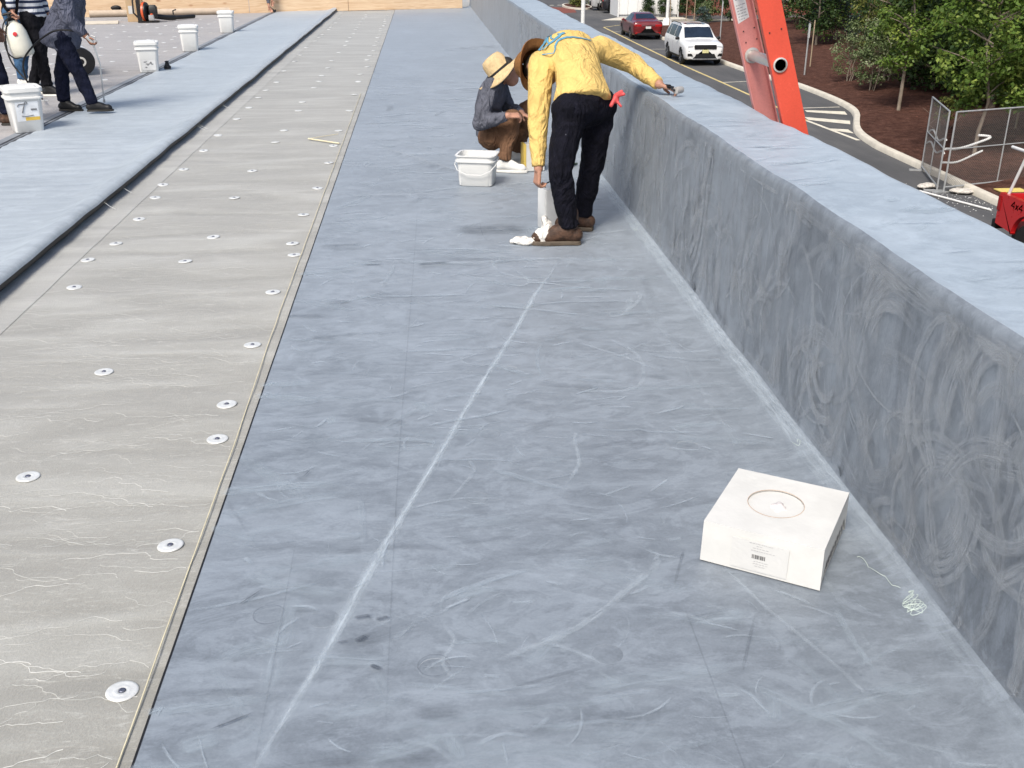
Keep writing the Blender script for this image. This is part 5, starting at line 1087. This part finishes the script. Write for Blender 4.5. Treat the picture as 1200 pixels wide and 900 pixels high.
# --- posts
M_post = mat('galvanised', (.42, .43, .43), .5, .5, .4); M_wpost = mat('white_post_paint', (.72, .72, .70), .5); M_stake = mat('weathered_stake', (.33, .26, .18), .9)
def pole(name, x, y, h, r, m, label, cat, base=True, z=GZ, group=None, lean=0.):
    p = root(name, (x, y, z), label, cat, group); b = MB(); b.tube([(0, 0, -.1), (lean * h, 0, h)], r, 12); b.build('shaft', m, p)
    if base: b = MB(); b.lathe([(r * 3.4, 0), (r * 3.4, .12), (r * 2.2, .5), (r * 1.6, .55)], 16); b.build('base', M_conc if base != 'w' else M_wpost, p)
    return p
pole('lamp_post', 6.88, 46, 7.5, .09, M_wpost, 'white lamp post standing at the road beyond the parapet', 'lamp post', 'w')
l2 = pole('lamp_post', 17.1, 74.6, 7.5, .12, M_wpost, 'white lamp post on a flared base in the mulch behind the red sedan', 'lamp post', 'w')
for p_ in (l2,):
    b = MB(); b.box((-.15, -.5, 7.45), (.15, .5, 7.58)); b.build('lamp_head', M_wpost, p_)
l3 = pole('lamp_post', 20.2, 66, 7.5, .11, M_wpost, 'white lamp post rising behind the orange ladder', 'lamp post', 'w')
def sign(x, y, label):
    p = pole('sign_post', x, y, 2.15, .035, M_post, label, 'sign post', False, bedz(x, y)); b = MB(); b.box((-.15, -.005, 1.55), (.15, .005, 2.1)); o = b.build('sign_plate', M_wpost, p, False); o.rotation_euler.z = R(85); return p
sign(17.4, 61.9, 'grey sign post standing in the mulch beside the white SUV'); 
b = sign(16.55, 45.1, 'pale sign post at the kerb bend by two wooden tree stakes')
for i, (x, y, h, lb_) in enumerate([(17.8, 47.9, 2.0, 'thin wooden stake beside the sign post at the kerb bend'), (19.4, 36.3, 2.0, 'wooden stake in deep shade behind the slim maple'), (17.9, 30.3, 2.6, 'tall pale wooden stake behind the wire fence panel'), (18.24, 73.8, 2.4, 'brown tree stake by the lamp post base behind the white SUV'), (18.6, 73.0, 3.2, 'tall tree stake beside the low shrubs behind the white SUV'), (16.4, 70.8, 1.8, 'short stake near the kerb between the sedan and the lamp post base')]):
    pole('tree_stake', x, y, h, .03, M_stake, lb_, 'stake', False, bedz(x, y), 'stakes in the mulch bed')

# --- wire fence
def chain(name, a, c, h, label, extra, rot=1):
    a, c = V((*a, GZ)), V((*c, GZ)); d = c - a; L = d.length; d.normalize(); p = root(name, a, label, 'fence', 'wire fence panels', math.atan2(d.y, d.x))
    def bar(nm, pts, r): b = MB(); b.tube(pts, r, 8); return b.build(nm, M_post, p)
    bar('post', [(0, 0, .03), (0, 0, h)], .022); bar('post', [(L, 0, .03), (L, 0, h)], .022); bar('rail', [(0, 0, h - .01), (L, 0, h - .01)], .02); bar('rail', [(0, 0, .12), (L, 0, .12)], .02); bar('rail', [(0, 0, h * .54), (L, 0, h * .54)], .016)
    for x in extra: bar('upright', [(x, 0, .12), (x, 0, h)], .016)
    b = MB(); s_ = .066; n = int((L + h) / s_)
    for i in range(n):
        for sg in (1, -1):
            x0 = i * s_ - h; p0, p1 = max(0, x0), min(L, x0 + h)
            if p1 - p0 < .05: continue
            z0, z1 = p0 - x0, p1 - x0
            if sg < 0: z0, z1 = h - z0, h - z1
            z0, z1 = .12 + z0 * (h - .14) / h, .12 + z1 * (h - .14) / h
            b.tube([(p0, sg * .002, z0), (p1, sg * .002, z1)], .0019, 3, cap=False)
    o = b.build('wire_mesh', mat('dull_wire', (.2, .19, .18), .6, .4, .3), p); o['kind'] = 'stuff'
    b = MB()
    for x in (0, L): b.box((x - .3, -.05, 0), (x + .3, .05, .035)) if L > 2.8 else b.box((x - .05, -.3, 0), (x + .05, .3, .035))
    b.build('foot', M_post, p, False); return p, L
f1, L1 = chain('fence_panel', (12.27, 23.30), (15.6, 24.35), 1.88, 'long wire mesh fence panel standing across the kerb by the pickup', (1.65,))
f2, L2 = chain('fence_panel', (12.16, 23.42), (12.86, 25.75), 1.88, 'short wire mesh gate panel standing on the road with wavy white straps', (1.2,))
b = MB()
for z0 in (1.15, .85): b.tube([(t * L2, -.03, z0 + .07 * math.sin(t * 9 + z0) - .1 * t) for t in np.linspace(0, 1, 24)], .022, 6)
b.build('white_strap', M_wpost, f2)
hs = MB(); hs.tube(resamp([(12.35, 23.7, GZ + .95), (12.9, 24.1, GZ + .88), (13.5, 24.4, GZ + .95), (13.85, 24.45, GZ + 1.08), (13.55, 24.5, GZ + 1.12)], 20), .03, 8)
o = hs.build('white_hose', M_wpost, f1); o.matrix_parent_inverse = f1.matrix_world.inverted() if False else Matrix.Identity(4)
f1m = Matrix.Translation(f1.location) @ Matrix.Rotation(f1.rotation_euler.z, 4, 'Z'); o.matrix_basis = f1m.inverted()
hs = MB(); hs.tube(resamp([(12.35, 23.75, GZ + .62), (12.9, 24.1, GZ + .55), (13.5, 24.4, GZ + .68), (13.7, 24.45, GZ + .75)], 20), .025, 8); o = hs.build('white_hose', M_wpost, f1); o.matrix_basis = f1m.inverted()
M_bag = cloth('white_sack', (.62, .58, .52), .08, .8, 5)
for i, (x, y, a, lb_) in enumerate([(12.05, 23.75, .5, 'plump white sandbag holding down the foot of the gate panel'), (12.62, 23.1, -.3, 'flat white sandbag lying on the road at the fence corner')]):
    tag(soft('sandbag', [('e', (x, y, GZ + .07), (.30, .17, .055), Matrix.Rotation(a, 3, 'Z')), ('e', (x + .16, y + .05, GZ + .06), (.16, .18, .045), None)], .02, M_bag, None, (0, 0, 0), 3, .05, .12), lb_, 'sandbag', 'sandbags at the fence')
b = MB(); b.tube([(11.7, 23.35, GZ + .03), (12.44, 21.4, GZ + .03)], .025, 8); tag(b.build('white_pipe', M_wpost), 'white plastic pipe lying on the road by the sandbags', 'pipe')
b = MB(); b.box((13.3, 22.6, GZ + .13), (13.95, 22.95, GZ + .155)); tag(b.build('yellow_plate', mat('yellow_plate', (.66, .52, .16), .7), None, False, bev=.006), 'yellow plate lying in the mulch beyond the pickup', 'plate')
b = MB()
for i in range(90):
    x, y = random.gauss(12.35, .28), random.gauss(22.3, .7); s_ = random.uniform(.006, .02); b.box((x, y, GZ + .002), (x + s_, y + s_ * random.uniform(.6, 1.4), GZ + .002 + s_ * .6))
o = b.build('gravel_crumbs', M_wpost, None, False); o['kind'] = 'stuff'; tag(o, 'scatter of pale crumbs on the road by the fence', 'debris')

# --- buildings
we = root('white_enclosure', (17.8, 86.5, GZ), 'white panelled bin enclosure standing on the concrete pad', 'building')
M_wpan = mat('white_panel', (.72, .72, .71), .6, var=.05)
b = MB(); b.box((-2.3, -1.8, .0), (2.3, 2.2, 3.0)); b.build('wall', M_wpan, we, False)
for i in range(6): b = MB(); b.box((-2.38 + i * .79, -1.90, .18), (-1.61 + i * .79, -1.82, 2.9)); b.build('panel', M_wpan, we, False, bev=.01)
for x in (-2.42, .0, 2.36): b = MB(); b.box((x, -2.0, .0), (x + .1, -1.905, 3.0)); b.build('post', M_wpost, we, False)
b = MB(); b.box((-2.5, -2.1, 3.0), (2.5, 2.3, 3.15)); b.build('roof', M_wpan, we, False)
b = MB(); b.box((-.02, -1.905, .2), (.0, -1.9, 2.9)); b.build('door_gap', M_trim, we, False)
bb = root('brick_building', (29, 92, GZ), 'red brick building behind the evergreen shrubs', 'building')
b = MB(); b.box((-8.6, -6, 0), (12, 8, 6)); b.build('wall', brick(), bb, False)
b = MB(); b.box((-8.8, -6.2, 6), (12.2, 8.2, 6.4)); b.build('cornice', M_conc, bb, False)
for x in (-5, 0, 5): b = MB(); b.box((x, -6.03, 1.2), (x + 2, -6.005, 3.6)); w_ = b.build('window', M_glass, bb, False); b = MB(); b.box((x - .1, -6.1, 1.05), (x + 2.1, -6.005, 1.18)); b.build('sill', M_conc, w_, False)
wr_ = root('pale_roofed_house', (48, 58, GZ), 'house with a pale grey roof showing above the trees', 'building')
b = MB(); b.box((-9, -6, 0), (9, 6, 2.2)); b.build('wall', mat('siding', (.5, .5, .47)), wr_, False)
b = MB(); b.add([(-9.5, -6.5, 2.1), (9.5, -6.5, 2.1), (9.5, 6.5, 2.1), (-9.5, 6.5, 2.1), (-9.5, 0, 5.0), (9.5, 0, 5.0)], [(0, 1, 5, 4), (2, 3, 4, 5), (1, 2, 5), (3, 0, 4), (3, 2, 1, 0)]); b.build('roof', mat('pale_shingle', (.62, .63, .65), .8, stretch=(1, 6, 6)), wr_, False)

# --- vegetation
def leafmat(name, c, hi, tr=.25):
    m, nt, b = newmat(name, .55, .3); oi = NN(nt, 'Attribute', attribute_name='tint'); n = noisev(nt, coords(nt), 1.3, 3)
    f = mth(nt, 'MULTIPLY_ADD', oi.outputs['Fac'], .7, mth(nt, 'MULTIPLY', n, .3)); cc = ramp(nt, f, [(.1, tuple(x * .55 for x in c)), (.5, c), (.9, hi)]); nt.links.new(cc, b.inputs['Base Color'])
    t = NN(nt, 'BsdfTranslucent'); nt.links.new(cc, t.inputs['Color']); mx = NN(nt, 'MixShader', {'Fac': tr}); nt.links.new(b.outputs[0], mx.inputs[1]); nt.links.new(t.outputs[0], mx.inputs[2]); nt.links.new(mx.outputs[0], nt.nodes['Material Output'].inputs['Surface']); return m
def leaves(name, centers, rad, per, size, m, aspect=.6, flatten=.75, seed=0):
    """leaf-sized quads in clumps"""
    g = np.random.default_rng(seed); C_ = np.array(centers); n = len(C_) * per
    base = np.repeat(C_, per, 0); rr_ = np.repeat(np.asarray(rad) if np.ndim(rad) else np.full(len(C_), rad), per)
    d = g.normal(size=(n, 3)); d /= np.linalg.norm(d, axis=1)[:, None]; pos = base + d * (rr_ * g.random(n) ** .45)[:, None] * np.array([1, 1, flatten])
    nrm = d * .6 + g.normal(size=(n, 3)) * .5 + np.array([0, 0, .65]); nrm /= np.linalg.norm(nrm, axis=1)[:, None]
    a = np.cross(nrm, g.normal(size=(n, 3))); a /= np.linalg.norm(a, axis=1)[:, None] + 1e-9; b_ = np.cross(nrm, a); s_ = (size * g.uniform(.6, 1.3, n))[:, None]
    v = np.stack([pos - a * s_ * .5, pos + b_ * s_ * aspect * .5 + nrm * s_ * .06, pos + a * s_ * .5 - nrm * s_ * .1, pos - b_ * s_ * aspect * .5 + nrm * s_ * .06], 1).reshape(-1, 3)
    me = bpy.data.meshes.new(name); me.vertices.add(4 * n); me.vertices.foreach_set('co', v.ravel()); me.loops.add(4 * n); me.loops.foreach_set('vertex_index', np.arange(4 * n, dtype=np.int32)); me.polygons.add(n); me.polygons.foreach_set('loop_start', np.arange(0, 4 * n, 4, dtype=np.int32)); me.polygons.foreach_set('loop_total', np.full(n, 4, dtype=np.int32))
    me.update(calc_edges=True); me.materials.append(m); at = me.attributes.new('tint', 'FLOAT', 'POINT'); tn = np.repeat(np.clip(g.normal(.5, .2, len(C_)), 0, 1), per) * .6 + g.random(n) * .4; at.data.foreach_set('value', np.repeat(tn, 4)); me.validate(); return me
M_bark = mat('grey_bark', (.24, .20, .16), .9, .1, var=.3, scale=14, stretch=(1, 1, .3))
Lf = {'maple': leafmat('maple_leaf', (.095, .165, .025), (.38, .45, .10)), 'dark': leafmat('dark_leaf', (.032, .066, .017), (.16, .22, .045)), 'olive': leafmat('olive_leaf', (.12, .14, .03), (.36, .36, .10)), 'white': leafmat('pale_leaf', (.13, .18, .07), (.45, .48, .30)), 'ever': leafmat('evergreen_leaf', (.022, .05, .014), (.12, .16, .035)), 'spruce': leafmat('spruce_leaf', (.05, .085, .075), (.16, .22, .21))}
def tree(name, x, y, h, label, leaf, r, c0, nclump, per, size, cat='tree', group='trees beyond the road', seed=1, trunk=.07, shape=1., rc=.42, stems=1, z=None, mesh=None):
    rd = random.Random(seed); z0 = bedz(x, y) if z is None else z; T = root(name, (x, y, z0), label, cat, group, rd.random() * 6 if mesh is None else 0)
    b = MB(); cs = []
    for i in range(nclump):
        a = rd.random() * 6.283; t = rd.random() ** .8; zz = c0 + (h - c0) * t; prof = math.sin(math.pi * min(1, (t * .82 + .14))) ** .7 if shape == 1. else (1 - t) ** .8 + .08
        q = r * prof * math.sqrt(rd.random()) * rd.uniform(.75, 1.12); cs.append((q * math.cos(a), q * math.sin(a), zz))
    for s_ in range(stems):
        sx, sy = (rd.gauss(0, .12), rd.gauss(0, .12)) if stems > 1 else (0, 0); top_ = h * .86
        pts = [(sx + rd.gauss(0, .03) * k + sx * k * .5, sy + rd.gauss(0, .03) * k + sy * k * .5, -.1 + top_ * k / 6) for k in range(7)]; b.tube(pts, [trunk * (1 - .12 * k) for k in range(7)], 9)
    for k in range(0, len(cs), max(1, nclump // 26)):
        cx, cy, cz = cs[k]; zb = max(c0 * .75, min(cz - .35 * math.hypot(cx, cy) - .1, h * .8)); m_ = (cx * .5, cy * .5, zb + (cz - zb) * .62); b.tube([(0, 0, zb), m_, (cx, cy, cz)], [trunk * .45, trunk * .28, trunk * .1], 6)
    b.build('trunk' if cat == 'tree' else 'stems', M_bark, T)
    me = leaves('crown', cs, rc, per, size, Lf[leaf], seed=seed)
    o = bpy.data.objects.new('crown' if cat == 'tree' else 'foliage', me); col.objects.link(o); o.parent = T; return T
tree('maple_tree', 16.31, 35.0, 5.6, 'slim young maple with a bare grey trunk standing in the mulch', 'maple', 1.15, 1.45, 95, 62, .13, seed=11, trunk=.065, rc=.36)
tree('maple_tree', 14.85, 26.9, 5.2, 'leafy young maple behind the long wire fence panel', 'maple', 1.75, 1.25, 150, 62, .13, seed=12, trunk=.06, rc=.38)
tree('maple_tree', 17.6, 29.0, 5.2, 'broad maple behind the tall pale stake beyond the fence', 'maple', 1.9, .9, 150, 60, .14, seed=13, rc=.42)
tree('flowering_shrub', 17.3, 39.9, 2.5, 'loose shrub with pale leaf tips beside the slim maple', 'white', .85, .35, 70, 55, .10, cat='shrub', seed=21, trunk=.02, stems=5, rc=.3, group='shrubs in the mulch bed')
tree('flowering_shrub', 17.5, 42.6, 2.3, 'straggly pale shrub nearest the kerb bend', 'white', .7, .3, 46, 40, .09, cat='shrub', seed=22, trunk=.02, stems=5, rc=.28, group='shrubs in the mulch bed')
tree('olive_tree', 18.9, 42.3, 4.9, 'yellow-green twiggy tree behind the pale shrubs', 'olive', 1.35, .6, 110, 45, .11, seed=23, stems=4, trunk=.035, rc=.36)
tree('olive_tree', 20.3, 46.8, 5.4, 'tall yellow-green tree beside the spruce', 'olive', 1.3, .7, 100, 45, .12, seed=26, stems=3, trunk=.04, rc=.4)
tree('spruce_tree', 22.7, 57.6, 6.5, 'blue-grey spruce at the back of the mulch bed', 'spruce', 1.5, .3, 130, 50, .13, seed=24, shape=0., rc=.4)
tree('dark_tree', 21.0, 56.0, 6.5, 'dark leafy tree left of the blue-grey spruce', 'dark', 1.7, .5, 130, 55, .16, seed=25, rc=.5)
tree('low_bush', 15.9, 30.8, .9, 'small yellow-green bush in front of the dark trees by the gate panel', 'olive', .38, .15, 18, 36, .08, cat='shrub', seed=27, trunk=.012, stems=4, rc=.18, group='shrubs in the mulch bed')
tree('low_bush', 16.4, 25.8, 1.3, 'bushy green sapling behind the long fence panel', 'olive', .45, .25, 26, 36, .09, cat='shrub', seed=28, trunk=.012, stems=4, rc=.22, group='shrubs in the mulch bed')
for i, (x, y, h, r, lb_) in enumerate([(21.2, 79.4, 4.2, 1.25, 'rounded evergreen in front of the brick wall'), (21.6, 74.6, 4.2, 1.5, 'broad evergreen behind the grey sign post'), (23.4, 69, 4.6, 1.5, 'tall evergreen between the sign post and the ladder')]):
    tree('evergreen_shrub', x, y, h, lb_, 'ever', r, .2, 90, 60, .16, cat='shrub', seed=30 + i, shape=0., rc=.42, group='shrubs in the mulch bed')
tree('pale_shrub', 19.9, 74.6, 1.5, 'small pale shrub below the evergreens', 'white', .6, .1, 26, 40, .12, cat='shrub', seed=35, trunk=.015, stems=3, rc=.28, group='shrubs in the mulch bed')
tree('pale_shrub', 19.3, 73.6, 1.0, 'low grey-green shrub behind the white SUV roof', 'spruce', .6, .1, 22, 40, .12, cat='shrub', seed=36, trunk=.015, stems=3, rc=.26, group='shrubs in the mulch bed')
for i, (x, y, lb_) in enumerate([(17.7, 84.0, 'clipped ball shrub against the white enclosure door gap'), (18.95, 83.9, 'clipped ball shrub beside the enclosure door'), (20.4, 83.6, 'narrow dark shrub at the enclosure corner'), (21.6, 84.2, 'upright dark shrub against the brick wall')]):
    tree('ball_shrub', x, y, 1.5, lb_, 'ever', .5, .3, 36, 55, .11, cat='shrub', seed=40 + i, trunk=.03, rc=.25, z=GZ + .03, group='shrubs by the enclosure')
tree('island_shrub', 14.1, 97.2, 1.1, 'low yellow-green shrub in the far planter island', 'olive', .8, .1, 36, 44, .14, cat='shrub', seed=50, trunk=.015, stems=3, rc=.3, z=GZ + .1, group='planting in the far island')
tree('island_shrub', 14.2, 100, 1.2, 'dark shrub at the back of the far planter island', 'ever', .8, .1, 36, 44, .14, cat='shrub', seed=51, trunk=.015, stems=3, rc=.3, z=GZ + .1, group='planting in the far island')
# dense trees behind: three builds, copied
protos = []
for i, (lf, r, h) in enumerate((('dark', 2.5, 6.8), ('maple', 2.4, 7.4), ('dark', 2.2, 6.2))):
    protos.append(tree('dense_tree', 0, 0, h, 'x', lf, r, .35, 190, 58, .19, seed=60 + i, trunk=.12, rc=.62, group='dense trees closing the view', z=0.))
spots = [(20.6, 36.6, 0, 'dark dense tree directly behind the slim maple'), (21.6, 40.5, 2, 'dark dense tree behind the yellow-green twiggy tree'), (23.2, 44.5, 0, 'dark dense tree behind the tall yellow-green tree'), (20.9, 32.6, 2, 'dark dense tree behind the shaded stake'), (21.5, 28.5, 0, 'dark dense tree behind the broad maple'), (22.5, 24.5, 1, 'bright dense tree beyond the pickup'), (24.3, 35.5, 1, 'bright dense tree in the second row behind the slim maple'), (25.5, 41.0, 1, 'bright dense tree in the second row behind the twiggy tree'), (24.6, 31.0, 1, 'bright dense tree in the second row behind the stake'), (26.0, 49.5, 2, 'dark dense tree at the back by the spruce'), (25.6, 55.0, 0, 'dark dense tree behind the spruce'), (26.2, 62.0, 1, 'bright dense tree behind the lamp post at the ladder'), (24.5, 64.5, 0, 'dark dense tree beside the lamp post at the ladder'), (27.5, 70.0, 2, 'dark dense tree at the brick building corner'), (30.0, 46.0, 0, 'dark dense tree in the third row by the pale roof'), (19.6, 23.2, 0, 'dark dense tree at the end of the fence'), (19.2, 34.2, 2, 'dark dense tree leaning over the shaded stake'), (19.6, 39.4, 0, 'dark dense tree between the slim maple and the pale shrubs'), (21.8, 43.0, 2, 'dark dense tree behind the straggly pale shrub'), (23.0, 30.2, 2, 'dark dense tree before the paling fence'), (23.5, 52.5, 0, 'dark dense tree between the spruce and the tall yellow-green tree'), (23.0, 38.5, 2, 'dark dense tree in the second row by the twiggy tree')]
used = set()
for x, y, k, lb_ in spots:
    t = protos[k] if k not in used else copy_tree(protos[k]); used.add(k)
    t.location = (x, y, bedz(x, y)); t.rotation_euler.z = random.random() * 6; s_ = random.uniform(.85, 1.05); t.scale = (s_, s_, s_ * random.uniform(.9, 1.05)); t['label'] = lb_
# weathered paling fence behind the trees
pf_ = root('paling_fence', (23.2, 30, GZ), 'grey weathered paling fence glimpsed between the dense trees', 'fence')
M_pal = mat('weathered_paling', (.26, .23, .21), .9, .1, var=.3, scale=5, stretch=(4, 4, .4)); pm_ = MB(); pm_.box((0, 0, 0), (.018, .125, 2.3)); pmesh = pm_.mesh('paling', M_pal, False)
for i in range(130): o = bpy.data.objects.new('paling', pmesh); col.objects.link(o); o.parent = pf_; o.location = (random.gauss(0, .008), -8 + i * .14, .3 + random.gauss(0, .02))
for z in (.7, 2.1): b = MB(); b.box((.02, -8, z), (.07, 10.2, z + .09)); b.build('rail', M_pal, pf_, False)
# loose chips on the mulch
g = np.random.default_rng(3); b = MB(); cs = [(random.uniform(13.3, 21), random.uniform(20, 60)) for _ in range(500)]
cs = [(x, y, bedz(x, y) + .02) for x, y in cs if x > 16]
me = leaves('mulch_chips', cs, .35, 5, .055, mat('mulch_chip', (.16, .07, .05), .9, .1, var=.6, scale=3), aspect=.3, flatten=.05, seed=5); o = bpy.data.objects.new('mulch_chips', me); col.objects.link(o); o['kind'] = 'stuff'; tag(o, 'loose bark chips scattered over the mulch bed', 'mulch')
